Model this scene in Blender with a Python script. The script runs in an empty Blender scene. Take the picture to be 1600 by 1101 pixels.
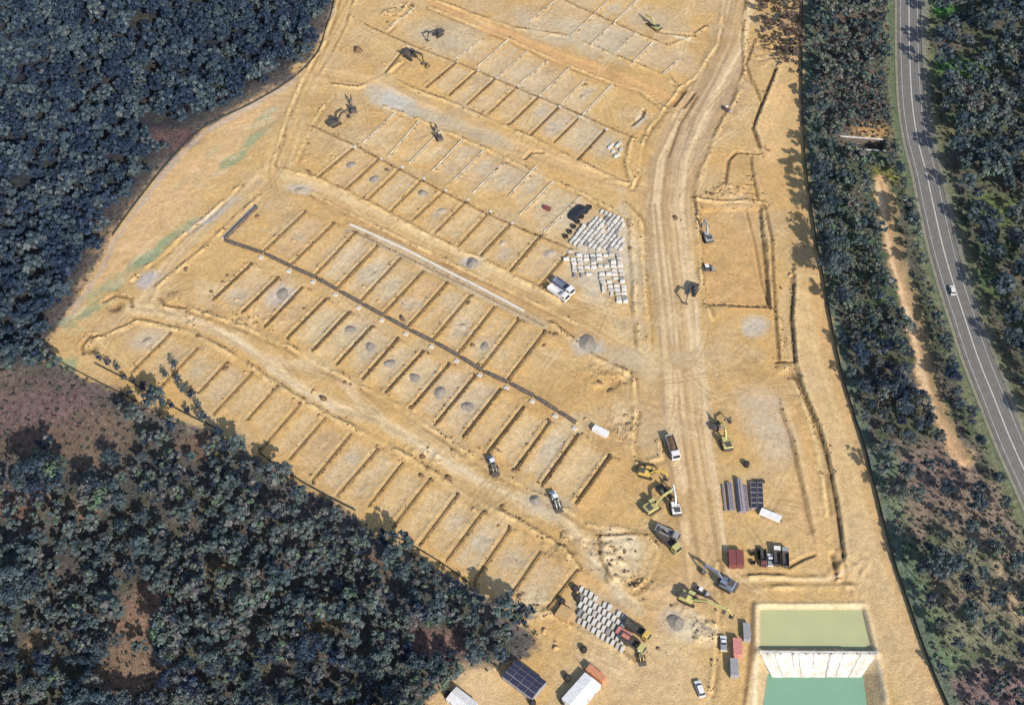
import bpy, math, random
import numpy as np
from mathutils import Vector, Matrix

# ------------------------------------------------------------------ camera, sky, sun, exposure
SC = bpy.context.scene
COL = SC.collection
CAM_H = 400.0
FPX = 2040.0
PITCH = math.radians(51.2)
cam_d = bpy.data.cameras.new('camera')
cam_d.sensor_fit = 'HORIZONTAL'
cam_d.sensor_width = 36.0
cam_d.lens = FPX / 1600.0 * 36.0
cam_d.clip_start = 1.0
cam_d.clip_end = 6000.0
cam = bpy.data.objects.new('camera', cam_d)
COL.objects.link(cam)
cam.location = (0, 0, CAM_H)
cam.rotation_euler = (math.pi / 2 - PITCH, 0, 0)
SC.camera = cam

SUN_EL = math.radians(34)
SUN_H = Vector((0.485, -0.875)).normalized()          # where the sun stands, seen from above
wd = bpy.data.worlds.new('World')
SC.world = wd
wd.use_nodes = True
nt = wd.node_tree
bg = nt.nodes['Background']
sky = nt.nodes.new('ShaderNodeTexSky')
sky.sky_type = 'NISHITA'
sky.sun_disc = False
sky.sun_elevation = SUN_EL
sky.sun_rotation = math.atan2(SUN_H.x, SUN_H.y)
nt.links.new(sky.outputs[0], bg.inputs[0])
bg.inputs[1].default_value = 0.148
sun_d = bpy.data.lights.new('sun', 'SUN')
sun_d.energy = 5.0
sun_d.angle = math.radians(0.55)
sun_d.color = (1.0, 0.93, 0.83)
sun = bpy.data.objects.new('sun', sun_d)
COL.objects.link(sun)
sd = Vector((SUN_H.x * math.cos(SUN_EL), SUN_H.y * math.cos(SUN_EL), math.sin(SUN_EL)))
sun.rotation_euler = sd.to_track_quat('Z', 'Y').to_euler()
sun.location = (60, 100, 300)
vs = SC.view_settings
vs.view_transform = 'Standard'
vs.look = 'None'
vs.exposure = 0.31
vs.gamma = 1.0
vs.use_curve_mapping = False

# ------------------------------------------------------------------ helpers
R = random.Random(7)
NR = np.random.default_rng(7)


def G(px, py, z=0.0):
    """photo pixel -> point of the level plane at height z (survey of the site)"""
    dx = (px - 800.0) / FPX
    dy = -(py - 550.5) / FPX
    d = (dx, math.cos(PITCH) + dy * math.sin(PITCH), -math.sin(PITCH) + dy * math.cos(PITCH))
    t = (z - CAM_H) / d[2]
    return (d[0] * t, d[1] * t)


def GP(pts, z=0.0):
    return [G(x, y, z) for x, y in pts]


def heading(a, b):
    p, q = G(*a), G(*b)
    return math.atan2(q[1] - p[1], q[0] - p[0])


class MB:
    def __init__(self):
        self.v = []
        self.f = []

    def add(self, vs_, fs_):
        o = len(self.v)
        self.v += [tuple(p) for p in vs_]
        self.f += [tuple(i + o for i in f) for f in fs_]
        return self

    def box(self, c, s, rz=0.0, ry=0.0, taper=1.0):
        x, y, z = s[0] / 2, s[1] / 2, s[2] / 2
        pts = []
        M = Matrix.Rotation(rz, 3, 'Z') @ Matrix.Rotation(ry, 3, 'Y')
        for sz in (-1, 1):
            t = taper if sz > 0 else 1.0
            for sx, sy in ((-1, -1), (1, -1), (1, 1), (-1, 1)):
                p = M @ Vector((sx * x * t, sy * y * t, sz * z))
                pts.append((p.x + c[0], p.y + c[1], p.z + c[2]))
        return self.add(pts, [(3, 2, 1, 0), (4, 5, 6, 7), (0, 1, 5, 4), (1, 2, 6, 5), (2, 3, 7, 6), (3, 0, 4, 7)])

    def tube(self, p0, p1, r0, r1=None, n=8, caps=True):
        if r1 is None:
            r1 = r0
        a, b = Vector(p0), Vector(p1)
        d = (b - a)
        if d.length < 1e-6:
            return self
        d.normalize()
        u = d.orthogonal().normalized()
        w = d.cross(u)
        pts = []
        for c, r in ((a, r0), (b, r1)):
            for i in range(n):
                t = 2 * math.pi * i / n
                p = c + u * (r * math.cos(t)) + w * (r * math.sin(t))
                pts.append(tuple(p))
        fs = [(i, (i + 1) % n, n + (i + 1) % n, n + i) for i in range(n)]
        if caps:
            fs += [tuple(range(n - 1, -1, -1)), tuple(range(n, 2 * n))]
        return self.add(pts, fs)

    def prism(self, prof, y0, y1):
        """profile in local x,z extruded along y"""
        n = len(prof)
        pts = [(x, y0, z) for x, z in prof] + [(x, y1, z) for x, z in prof]
        fs = [(i, i + n, (i + 1) % n + n, (i + 1) % n) for i in range(n)]
        fs += [tuple(range(n)), tuple(range(2 * n - 1, n - 1, -1))]
        return self.add(pts, fs)

    def mesh(self, name, m, smooth=False):
        me = bpy.data.meshes.new(name)
        me.from_pydata(self.v, [], self.f)
        me.materials.append(m)
        if smooth:
            me.polygons.foreach_set('use_smooth', [True] * len(me.polygons))
        me.update()
        return me


def obj(name, me, parent=None, loc=None, rz=0.0):
    o = bpy.data.objects.new(name, me)
    COL.objects.link(o)
    if parent is not None:
        o.parent = parent
    if loc is not None:
        o.location = loc
    if rz:
        o.rotation_euler = (0, 0, rz)
    return o


def tag(o, label, cat, group=None):
    o['label'] = label
    o['category'] = cat
    if group:
        o['group'] = group
    return o


def thing(name, label, cat, loc, rz=0.0, group=None, s=1.0):
    o = bpy.data.objects.new(name, None)
    COL.objects.link(o)
    o.empty_display_size = 0.5
    o.location = loc
    o.rotation_euler = (0, 0, rz)
    o.scale = (s, s, s)
    return tag(o, label, cat, group)


def struct(o):
    o['kind'] = 'structure'
    return o


# ------------------------------------------------------------------ materials
def newmat(name):
    m = bpy.data.materials.new(name)
    m.use_nodes = True
    t = m.node_tree
    return m, t, t.nodes['Principled BSDF']


def mat(name, c, rough=0.7, metal=0.0, var=0.25, scale=1.5, dirt=0.0, bump=0.0):
    """plain colour with procedural mottling, optional pale dust settled on it"""
    m, t, b = newmat(name)
    tc = t.nodes.new('ShaderNodeTexCoord')
    nz = t.nodes.new('ShaderNodeTexNoise')
    nz.inputs['Scale'].default_value = scale
    nz.inputs['Detail'].default_value = 5
    t.links.new(tc.outputs['Object'], nz.inputs['Vector'])
    rp = t.nodes.new('ShaderNodeValToRGB')
    rp.color_ramp.elements[0].position = 0.3
    rp.color_ramp.elements[1].position = 0.75
    rp.color_ramp.elements[0].color = [x * (1 - var) for x in c] + [1]
    rp.color_ramp.elements[1].color = [min(1, x * (1 + var * 0.7)) for x in c] + [1]
    t.links.new(nz.outputs['Fac'], rp.inputs['Fac'])
    out = rp.outputs['Color']
    if dirt > 0:
        mx = t.nodes.new('ShaderNodeMix')
        mx.data_type = 'RGBA'
        n2 = t.nodes.new('ShaderNodeTexNoise')
        n2.inputs['Scale'].default_value = scale * 2.3
        n2.inputs['Detail'].default_value = 6
        t.links.new(tc.outputs['Object'], n2.inputs['Vector'])
        r2 = t.nodes.new('ShaderNodeMapRange')
        r2.inputs[1].default_value = 0.4
        r2.inputs[2].default_value = 0.7
        r2.inputs[4].default_value = dirt
        t.links.new(n2.outputs['Fac'], r2.inputs[0])
        t.links.new(r2.outputs[0], mx.inputs[0])
        t.links.new(out, mx.inputs[6])
        mx.inputs[7].default_value = (0.36, 0.25, 0.13, 1)
        out = mx.outputs[2]
    t.links.new(out, b.inputs['Base Color'])
    b.inputs['Roughness'].default_value = rough
    b.inputs['Metallic'].default_value = metal
    b.inputs['Specular IOR Level'].default_value = 0.3
    if bump > 0:
        bp = t.nodes.new('ShaderNodeBump')
        bp.inputs['Strength'].default_value = bump
        bp.inputs['Distance'].default_value = 0.2
        t.links.new(nz.outputs['Fac'], bp.inputs['Height'])
        t.links.new(bp.outputs[0], b.inputs['Normal'])
    return m


def ground_mat(name, bump=0.8, k=1.0):
    """colour per vertex (soil, gravel, grass, leaf litter, some painted shade) times fine procedural grain"""
    m, t, b = newmat(name)
    at = t.nodes.new('ShaderNodeAttribute')
    at.attribute_name = 'soil'
    tc = t.nodes.new('ShaderNodeTexCoord')
    acc = at.outputs['Color']
    for sc_, lo, hi, det in ((0.12, 0.92, 1.09, 4), (0.5, 1 - 0.20 * k, 1 + 0.18 * k, 6), (1.7, 1 - 0.20 * k, 1 + 0.17 * k, 5), (5.5, 1 - 0.12 * min(k, 1.6), 1 + 0.10 * min(k, 1.6), 3)):
        nz = t.nodes.new('ShaderNodeTexNoise')
        nz.inputs['Scale'].default_value = sc_
        nz.inputs['Detail'].default_value = det
        nz.inputs['Roughness'].default_value = 0.62
        t.links.new(tc.outputs['Object'], nz.inputs['Vector'])
        mr = t.nodes.new('ShaderNodeMapRange')
        mr.inputs[1].default_value = 0.28
        mr.inputs[2].default_value = 0.72
        mr.inputs[3].default_value = lo
        mr.inputs[4].default_value = hi
        t.links.new(nz.outputs['Fac'], mr.inputs[0])
        vm = t.nodes.new('ShaderNodeVectorMath')
        vm.operation = 'SCALE'
        t.links.new(acc, vm.inputs[0])
        t.links.new(mr.outputs[0], vm.inputs['Scale'])
        acc = vm.outputs[0]
        last = nz
    t.links.new(acc, b.inputs['Base Color'])
    b.inputs['Roughness'].default_value = 0.95
    b.inputs['Specular IOR Level'].default_value = 0.1
    bp = t.nodes.new('ShaderNodeBump')
    bp.inputs['Strength'].default_value = bump
    bp.inputs['Distance'].default_value = 0.35
    n3 = t.nodes.new('ShaderNodeTexNoise')
    n3.inputs['Scale'].default_value = 1.3
    n3.inputs['Detail'].default_value = 8
    n3.inputs['Roughness'].default_value = 0.65
    t.links.new(tc.outputs['Object'], n3.inputs['Vector'])
    t.links.new(n3.outputs['Fac'], bp.inputs['Height'])
    t.links.new(bp.outputs[0], b.inputs['Normal'])
    return m


def leaf_mat(name, stops, transl=0.25):
    m, t, b = newmat(name)
    oi = t.nodes.new('ShaderNodeObjectInfo')
    at = t.nodes.new('ShaderNodeAttribute')
    at.attribute_name = 'tint'
    geo = t.nodes.new('ShaderNodeNewGeometry')
    ad = t.nodes.new('ShaderNodeMath')
    ad.operation = 'ADD'
    t.links.new(oi.outputs['Random'], ad.inputs[0])
    t.links.new(at.outputs['Fac'], ad.inputs[1])
    fr = t.nodes.new('ShaderNodeMath')
    fr.operation = 'FRACT'
    t.links.new(ad.outputs[0], fr.inputs[0])
    rp = t.nodes.new('ShaderNodeValToRGB')
    cr = rp.color_ramp
    while len(cr.elements) < len(stops):
        cr.elements.new(0.5)
    for e, (p, c) in zip(cr.elements, stops):
        e.position = p
        e.color = (*c, 1)
    t.links.new(fr.outputs[0], rp.inputs['Fac'])
    mr = t.nodes.new('ShaderNodeMapRange')
    mr.inputs[3].default_value = 0.74
    mr.inputs[4].default_value = 1.26
    t.links.new(geo.outputs['Random Per Island'], mr.inputs[0])
    vm = t.nodes.new('ShaderNodeVectorMath')
    vm.operation = 'SCALE'
    t.links.new(rp.outputs['Color'], vm.inputs[0])
    t.links.new(mr.outputs[0], vm.inputs['Scale'])
    t.links.new(vm.outputs[0], b.inputs['Base Color'])
    b.inputs['Roughness'].default_value = 0.6
    b.inputs['Specular IOR Level'].default_value = 0.25
    tr = t.nodes.new('ShaderNodeBsdfTranslucent')
    t.links.new(vm.outputs[0], tr.inputs['Color'])
    mx = t.nodes.new('ShaderNodeMixShader')
    mx.inputs[0].default_value = transl
    t.links.new(b.outputs[0], mx.inputs[1])
    t.links.new(tr.outputs[0], mx.inputs[2])
    t.links.new(mx.outputs[0], t.nodes['Material Output'].inputs['Surface'])
    return m


M_GROUND = ground_mat('soil')
M_FLOOR = ground_mat('leaf_litter', 1.0, 2.3)
LEAF = leaf_mat('gum_foliage', [(0.0, (0.014, 0.025, 0.047)), (0.28, (0.033, 0.052, 0.073)), (0.52, (0.061, 0.089, 0.099)),  # navy low stops put the blue shadow tint into the leaf colour
                                (0.75, (0.101, 0.134, 0.123)), (0.88, (0.131, 0.119, 0.124)), (1.0, (0.094, 0.158, 0.094))])
LEAF_D = leaf_mat('dense_gum_foliage', [(0.0, (0.013, 0.024, 0.055)), (0.38, (0.027, 0.047, 0.082)), (0.66, (0.055, 0.084, 0.108)),  # bluer still, navy shade between the crowns is held in this colour
                                        (0.88, (0.104, 0.137, 0.145)), (1.0, (0.131, 0.131, 0.143))])
SHRUB = leaf_mat('shrub_foliage', [(0.0, (0.05, 0.075, 0.06)), (0.35, (0.10, 0.095, 0.085)), (0.6, (0.15, 0.105, 0.10)), (0.8, (0.10, 0.075, 0.085)), (1.0, (0.07, 0.13, 0.07))])
DEAD = leaf_mat('dry_scrub', [(0.0, (0.085, 0.062, 0.055)), (0.5, (0.14, 0.10, 0.085)), (1.0, (0.08, 0.075, 0.075))])
LEAF_S = leaf_mat('strip_gum_foliage', [(0.0, (0.030, 0.048, 0.062)), (0.3, (0.060, 0.090, 0.092)), (0.55, (0.095, 0.130, 0.115)), (0.78, (0.140, 0.165, 0.130)),
                                       (0.9, (0.165, 0.140, 0.130)), (1.0, (0.10, 0.175, 0.095))])
BARK = mat('bark', (0.16, 0.125, 0.10), 0.9, var=0.4, scale=3)
YEL = mat('machine_yellow', (0.52, 0.36, 0.08), 0.5, var=0.15, dirt=0.35)
LIME = mat('machine_lime', (0.42, 0.40, 0.15), 0.55, var=0.2, scale=2.2, dirt=0.55)
WHITE = mat('white_paint', (0.66, 0.66, 0.66), 0.5, var=0.12, dirt=0.38)
ROOFW = mat('white_roof', (0.68, 0.69, 0.70), 0.5, var=0.12, scale=0.6, dirt=0.3)
BLACK = mat('black_rubber', (0.02, 0.02, 0.022), 0.8, dirt=0.25)
STEEL = mat('dark_steel', (0.07, 0.07, 0.075), 0.55, 0.3, dirt=0.35)
GREY = mat('grey_paint', (0.26, 0.27, 0.29), 0.5, dirt=0.3)
GLASS = mat('tinted_glass', (0.02, 0.03, 0.045), 0.08, var=0.1)
BLUE = mat('blue_paint', (0.13, 0.17, 0.26), 0.5, dirt=0.35)
NAVY = mat('navy_panel', (0.018, 0.024, 0.06), 0.4, var=0.3, dirt=0.12)
MAROON = mat('maroon_paint', (0.16, 0.04, 0.05), 0.55, dirt=0.3)
PINK = mat('faded_red_paint', (0.50, 0.20, 0.18), 0.55, dirt=0.25)
ORANGE = mat('orange_paint', (0.50, 0.22, 0.12), 0.5, dirt=0.2)
CONC = mat('concrete', (0.46, 0.43, 0.38), 0.9, var=0.18, scale=0.6)
CONCW = mat('white_block', (0.62, 0.61, 0.58), 0.85, var=0.35, scale=0.5, dirt=0.28)
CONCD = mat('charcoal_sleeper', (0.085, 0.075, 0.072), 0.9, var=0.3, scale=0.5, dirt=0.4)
EARTHW = mat('shade_brown_sleeper', (0.150, 0.092, 0.042), 0.95, var=0.4, scale=0.5)  # darkened so the wall colour carries the divider shade
EARTHL = mat('tan_faced_sleeper', (0.235, 0.150, 0.070), 0.95, var=0.4, scale=0.5)  # lighter brown, also holding divider shade in its colour
PALEW = mat('pale_sleeper', (0.66, 0.56, 0.42), 0.95, var=0.25, scale=0.5)  # pale tone holds the lit look of the upper ridge lines
TANBIN = mat('tan_bin', (0.42, 0.28, 0.13), 0.9, var=0.2)
TIMBER = mat('timber', (0.34, 0.22, 0.11), 0.85, var=0.3)
PIPEG = mat('grey_pipe', (0.24, 0.22, 0.25), 0.6, var=0.2, dirt=0.3)
PIPEB = mat('black_pipe', (0.018, 0.018, 0.022), 0.5, dirt=0.15)
TARP = mat('black_tarpaulin', (0.022, 0.024, 0.03), 0.45, var=0.3, bump=0.4)
GRAVEL = mat('blue_grey_gravel', (0.235, 0.205, 0.170), 0.95, var=0.3, scale=2.0, bump=0.6)
GRAVELT = mat('tan_grey_gravel', (0.37, 0.30, 0.22), 0.95, var=0.25, scale=1.6, bump=0.6)
SOILH = mat('soil_heap', (0.40, 0.265, 0.13), 0.95, var=0.3, scale=1.2, bump=0.7)
SOILD = mat('damp_soil_heap', (0.150, 0.095, 0.052), 0.95, var=0.35, scale=1.2, bump=0.7)
CLOTH = mat('fence_cloth', (0.035, 0.045, 0.04), 0.9, var=0.4, scale=0.4)
GEO = mat('white_geotextile', (0.58, 0.565, 0.52), 0.85, var=0.3, scale=0.3, dirt=0.5, bump=0.6)
ASPH = None

# ------------------------------------------------------------------ terrain: heights, soil colours, surface kinds
STEP = 0.57
X0, X1, Y0, Y1 = -312.0, 312.0, 138.0, 606.0
xs = np.arange(X0, X1 + STEP, STEP)
ys = np.arange(Y0, Y1 + STEP, STEP)
NX, NY = len(xs), len(ys)
XX, YY = np.meshgrid(xs, ys)
ZZ = np.zeros((NY, NX))
RGB = np.zeros((NY, NX, 3))
KIND = np.zeros((NY, NX), dtype=np.int16)


def vnoise(scale, seed, octaves=3):
    """smooth value noise over the whole terrain grid, 0..1"""
    rng = np.random.default_rng(seed)
    tot = np.zeros((NY, NX))
    amp, wsum = 1.0, 0.0
    for o in range(octaves):
        s = scale / (2 ** o)
        gx, gy = int((X1 - X0) / s) + 4, int((Y1 - Y0) / s) + 4
        g = rng.random((gy, gx))
        fx = (xs - X0) / s
        fy = (ys - Y0) / s
        ix, iy = fx.astype(int), fy.astype(int)
        tx, ty = fx - ix, fy - iy
        tx = tx * tx * (3 - 2 * tx)
        ty = ty * ty * (3 - 2 * ty)
        a = g[np.ix_(iy, ix)] * (1 - tx) + g[np.ix_(iy, ix + 1)] * tx
        b = g[np.ix_(iy + 1, ix)] * (1 - tx) + g[np.ix_(iy + 1, ix + 1)] * tx
        tot += amp * (a * (1 - ty)[:, None] + b * ty[:, None])
        wsum += amp
        amp *= 0.5
    return tot / wsum


def win(pts, pad):
    p = np.array(pts)
    i0 = max(0, int((p[:, 0].min() - pad - X0) / STEP))
    i1 = min(NX, int((p[:, 0].max() + pad - X0) / STEP) + 2)
    j0 = max(0, int((p[:, 1].min() - pad - Y0) / STEP))
    j1 = min(NY, int((p[:, 1].max() + pad - Y0) / STEP) + 2)
    return slice(j0, max(j0, j1)), slice(i0, max(i0, i1))


def polyfield(pts, pad):
    """distance d, signed offset e (left positive), arc length s to a world polyline, on a window"""
    J, I = win(pts, pad)
    x, y = XX[J, I], YY[J, I]
    D = np.full(x.shape, 1e9)
    S = np.zeros(x.shape)
    Eo = np.zeros(x.shape)
    acc = 0.0
    for (ax, ay), (bx, by) in zip(pts[:-1], pts[1:]):
        dx, dy = bx - ax, by - ay
        L = math.hypot(dx, dy) + 1e-9
        t = np.clip(((x - ax) * dx + (y - ay) * dy) / L ** 2, 0, 1)
        qx, qy = x - ax - t * dx, y - ay - t * dy
        d = np.hypot(qx, qy)
        e = (dx * (y - ay) - dy * (x - ax)) / L
        k = d < D
        D = np.where(k, d, D)
        S = np.where(k, acc + t * L, S)
        Eo = np.where(k, np.sign(e) * d, Eo)
        acc += L
    return J, I, D, Eo, S


def inside(pts, x, y):
    c = np.zeros(np.shape(x), dtype=bool)
    n = len(pts)
    for i in range(n):
        ax, ay = pts[i]
        bx, by = pts[(i + 1) % n]
        k = ((ay > y) != (by > y)) & (x < (bx - ax) * (y - ay) / (by - ay + 1e-12) + ax)
        c ^= k
    return c


def smooth(d, w, soft):
    return np.clip((w - d) / soft + 0.5, 0, 1)


def mixc(J, I, a, c):
    RGB[J, I] = RGB[J, I] * (1 - a[..., None]) + np.array(c) * a[..., None]


def sd_poly(pts, pad):
    """signed distance (inside negative) to a polygon on a window"""
    cl = list(pts) + [pts[0]]
    J, I, D, Eo, S = polyfield(cl, pad)
    ins = inside(pts, XX[J, I], YY[J, I])
    return J, I, np.where(ins, -D, D)


A_U0, A_V0 = math.atan2(-0.540, 0.842), math.atan2(0.845, 0.535)
N_BIG, N_MED, N_SM, N_TINY = vnoise(42, 1), vnoise(14, 2), vnoise(5, 3), vnoise(2.2, 4, 2)
SAND = (0.485, 0.325, 0.148)
SAND_O = (0.482, 0.295, 0.115)
SAND_G = (0.445, 0.335, 0.200)
PALE = (0.585, 0.440, 0.250)
GREYG = (0.395, 0.345, 0.265)
PINKB = (0.455, 0.315, 0.185)

# raw earth everywhere first
w1 = np.clip((N_BIG - 0.35) * 2.4, 0, 1)[..., None]
w2 = np.clip((N_MED - 0.45) * 3.0, 0, 1)[..., None]
w3 = np.clip((N_SM - 0.52) * 3.5, 0, 1)[..., None]
RGB[:] = np.array(SAND)
RGB[:] = RGB * (1 - 0.6 * w1) + np.array(SAND_O) * 0.6 * w1
RGB[:] = RGB * (1 - 0.7 * w2) + np.array(SAND_G) * 0.7 * w2
w4 = np.clip((vnoise(27, 8) - 0.52) * 4.0, 0, 1)[..., None]
RGB[:] = RGB * (1 - 0.55 * w4) + np.array((0.415, 0.265, 0.118)) * 0.55 * w4
RGB[:] = RGB * (1 - 0.35 * w3) + np.array(PINKB) * 0.35 * w3
ZZ += (N_BIG - 0.5) * 0.6 + (N_SM - 0.5) * 0.30 + (N_TINY - 0.5) * 0.16

K_EARTH, K_FLOOR, K_GRASS, K_ERODE = 0, 1, 2, 3

# vegetation polygons (photo survey)
UL = GP([(-140, -90), (545, -90), (524, 0), (512, 40), (496, 88), (450, 128), (385, 165), (312, 205), (262, 255), (212, 318),
         (178, 365), (158, 410), (132, 452), (98, 500), (76, 540), (70, 572), (0, 590), (-140, 600)])
LL = GP([(-140, 600), (0, 580), (78, 556), (128, 588), (175, 606), (205, 622), (262, 652), (330, 676), (398, 708), (440, 742), (490, 770), (540, 798),
         (605, 840), (640, 858), (700, 898), (752, 935), (800, 962), (838, 990), (848, 1012), (790, 1045), (735, 1052), (690, 1080), (655, 1120),
         (640, 1210), (-140, 1210)])
FENCE_PX = [(1253, -60), (1255, 0), (1254, 100), (1256, 200), (1262, 280), (1275, 370), (1290, 450), (1310, 560), (1332, 640), (1352, 700),
            (1372, 780), (1395, 870), (1422, 950), (1450, 1030), (1480, 1101), (1510, 1170)]
RT = GP(FENCE_PX + [(1900, 1180), (1900, -90)])
for pts, seed in ((UL, 0), (LL, 1), (RT, 2)):
    J, I, D = sd_poly(pts, 8)
    a = smooth(D + (N_SM[J, I] - 0.5) * 6.5 + (N_TINY[J, I] - 0.5) * 3, 0, 2.0)
    n, n2 = N_MED[J, I], N_SM[J, I]
    c = np.zeros(n.shape + (3,))
    base = np.array([(0.030, 0.034, 0.046), (0.072, 0.070, 0.068), (0.085, 0.095, 0.062)][seed])  # first entry is dark blue: navy forest shade put into the floor colour
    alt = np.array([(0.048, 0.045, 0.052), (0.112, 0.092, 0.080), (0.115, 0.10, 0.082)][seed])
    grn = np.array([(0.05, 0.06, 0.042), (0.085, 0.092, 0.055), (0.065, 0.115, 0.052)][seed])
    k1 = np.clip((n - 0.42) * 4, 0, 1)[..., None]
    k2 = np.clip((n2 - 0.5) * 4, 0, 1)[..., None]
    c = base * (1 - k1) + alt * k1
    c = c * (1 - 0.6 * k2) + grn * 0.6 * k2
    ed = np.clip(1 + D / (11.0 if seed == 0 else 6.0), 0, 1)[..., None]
    c = c * (1 - 0.75 * ed) + np.array((0.150, 0.128, 0.112)) * 0.75 * ed  # sunlit wood edge put into the floor colour as a paler rim
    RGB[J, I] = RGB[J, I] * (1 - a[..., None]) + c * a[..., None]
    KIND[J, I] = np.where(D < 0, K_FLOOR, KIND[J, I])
    ZZ[J, I] += a * (N_MED[J, I] - 0.45) * 1.0


def blob(px, py, rx, ry, c, a=1.0, ang=0.0, soft=0.5, rag=0.35):
    """soft-edged patch of another soil, radii in metres"""
    x, y = G(px, py)
    J, I = win([(x, y)], max(rx, ry) * 1.8)
    dx, dy = XX[J, I] - x, YY[J, I] - y
    ca, sa = math.cos(ang), math.sin(ang)
    q = np.hypot((dx * ca + dy * sa) / rx, (-dx * sa + dy * ca) / ry) + (N_SM[J, I] - 0.5) * rag * 2 + (N_TINY[J, I] - 0.5) * rag
    mixc(J, I, a * smooth(q, 1.0, soft), c)


def track(pxs, w, c, a=1.0, soft=1.5, streak=0.0, rag=1.2, seed=0, level=0.0):
    pts = GP(pxs)
    J, I, D, Eo, S = polyfield(pts, w / 2 + 5)
    m = smooth(D + (N_SM[J, I] - 0.5) * rag * 2, w / 2, soft)
    cc = np.ones(D.shape + (3,)) * np.array(c)
    if streak > 0:
        rng = np.random.default_rng(seed + 50)
        prof = rng.random(200)
        prof2 = rng.random(200)
        wob = (N_BIG[J, I] - 0.5) * 4
        f = np.clip((Eo + w + 8 + wob) / 1.25, 0, 198)
        i0 = f.astype(int)
        p = prof[i0] * (1 - (f - i0)) + prof[i0 + 1] * (f - i0)
        f2 = np.clip((Eo + w + 8 + wob * 0.4) / 2.7, 0, 198)
        i2 = f2.astype(int)
        p2 = prof2[i2] * (1 - (f2 - i2)) + prof2[i2 + 1] * (f2 - i2)
        k = (0.6 * p + 0.4 * p2 - 0.5) * streak * 2.2 * (0.4 + N_MED[J, I])
        cc = cc * (1 + k[..., None])
    RGB[J, I] = RGB[J, I] * (1 - (a * m)[..., None]) + cc * (a * m)[..., None]
    if level:
        ZZ[J, I] *= 1 - level * m
    return J, I, D


# clearings and ground cover in the bush
for px, py, rx, ry, c in ((70, 640, 26, 14, (0.150, 0.100, 0.092)), (150, 690, 16, 14, (0.16, 0.115, 0.085)), (225, 965, 9, 14, (0.23, 0.145, 0.10)),
                          (215, 1062, 15, 11, (0.22, 0.15, 0.10)), (690, 1010, 11, 7, (0.19, 0.115, 0.10)), (60, 690, 14, 8, (0.15, 0.10, 0.075)),
                          (130, 790, 6, 6, (0.24, 0.15, 0.09)), (30, 780, 8, 9, (0.17, 0.105, 0.08)), (60, 1020, 6, 8, (0.24, 0.17, 0.10)),
                          (505, 965, 9, 6, (0.15, 0.12, 0.075)), (590, 885, 7, 5, (0.17, 0.115, 0.085)), (350, 895, 6, 5, (0.2, 0.145, 0.09)),
                          (260, 218, 14, 7, (0.11, 0.07, 0.066)), (135, 340, 7, 6, (0.12, 0.07, 0.06)), (310, 700, 9, 6, (0.15, 0.10, 0.07)),
                          (1330, 40, 20, 26, (0.14, 0.105, 0.088)), (1330, 150, 22, 22, (0.12, 0.095, 0.085)), (1365, 205, 9, 5, (0.44, 0.27, 0.12)),
                          (1450, 740, 16, 16, (0.205, 0.150, 0.128)), (1530, 800, 14, 20, (0.225, 0.168, 0.132)), (1420, 810, 9, 10, (0.225, 0.172, 0.128)),
                          (1560, 900, 18, 20, (0.215, 0.178, 0.128)), (1470, 945, 9, 8, (0.20, 0.165, 0.118)), (1560, 1080, 20, 10, (0.21, 0.145, 0.138)),
                          (1500, 105, 14, 7, (0.07, 0.16, 0.045)), (1465, 8, 10, 8, (0.06, 0.20, 0.04)), (1560, 330, 12, 10, (0.12, 0.15, 0.06)),
                          (1475, 205, 6, 6, (0.17, 0.16, 0.08)), (1380, 275, 7, 6, (0.17, 0.17, 0.05)), (1540, 445, 9, 7, (0.10, 0.14, 0.06)),
                          (1590, 430, 7, 9, (0.12, 0.11, 0.08)), (1240, 40, 5, 7, (0.36, 0.25, 0.15)), (1395, 790, 5, 14, (0.14, 0.175, 0.105)), (1425, 900, 5, 14, (0.12, 0.17, 0.10)), (1475, 1000, 8, 12, (0.12, 0.18, 0.095)), (1520, 880, 9, 9, (0.17, 0.175, 0.115)),
                          (1540, 990, 14, 10, (0.19, 0.185, 0.12)), (1385, 720, 5, 9, (0.13, 0.17, 0.115)), (1490, 690, 8, 9, (0.20, 0.15, 0.12))):
    blob(px, py, rx, ry, c, 0.9, soft=0.7)
# grass beside the boundary fence and the motorway verges
FG = [(x + 9, y) for x, y in FENCE_PX]
J, I, D = track(FG, 4.2, (0.118, 0.152, 0.112), 0.85, 1.5, rag=1.0)
KIND[J, I] = np.where((D < 2.1) & (KIND[J, I] == K_FLOOR), K_GRASS, KIND[J, I])
ROAD_PX = [(1419, -90), (1420, 0), (1421, 80), (1425, 160), (1434, 220), (1447, 270), (1460, 330), (1474, 390), (1490, 445), (1508, 500),
           (1528, 560), (1552, 620), (1580, 690), (1612, 760), (1652, 850), (1700, 950)]
J, I, D = track(ROAD_PX, 23.0, (0.160, 0.165, 0.095), 0.92, 2.2, rag=1.2, level=1.0)
KIND[J, I] = np.where((D < 11.5) & (KIND[J, I] == K_FLOOR), K_GRASS, KIND[J, I])
J, I, D = track([(x - 26, y) for x, y in ROAD_PX], 3.5, (0.085, 0.135, 0.08), 0.6, 1.5)
J, I, D = track([(x + 25, y) for x, y in ROAD_PX], 2.6, (0.22, 0.215, 0.19), 0.6, 1.2)
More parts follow.
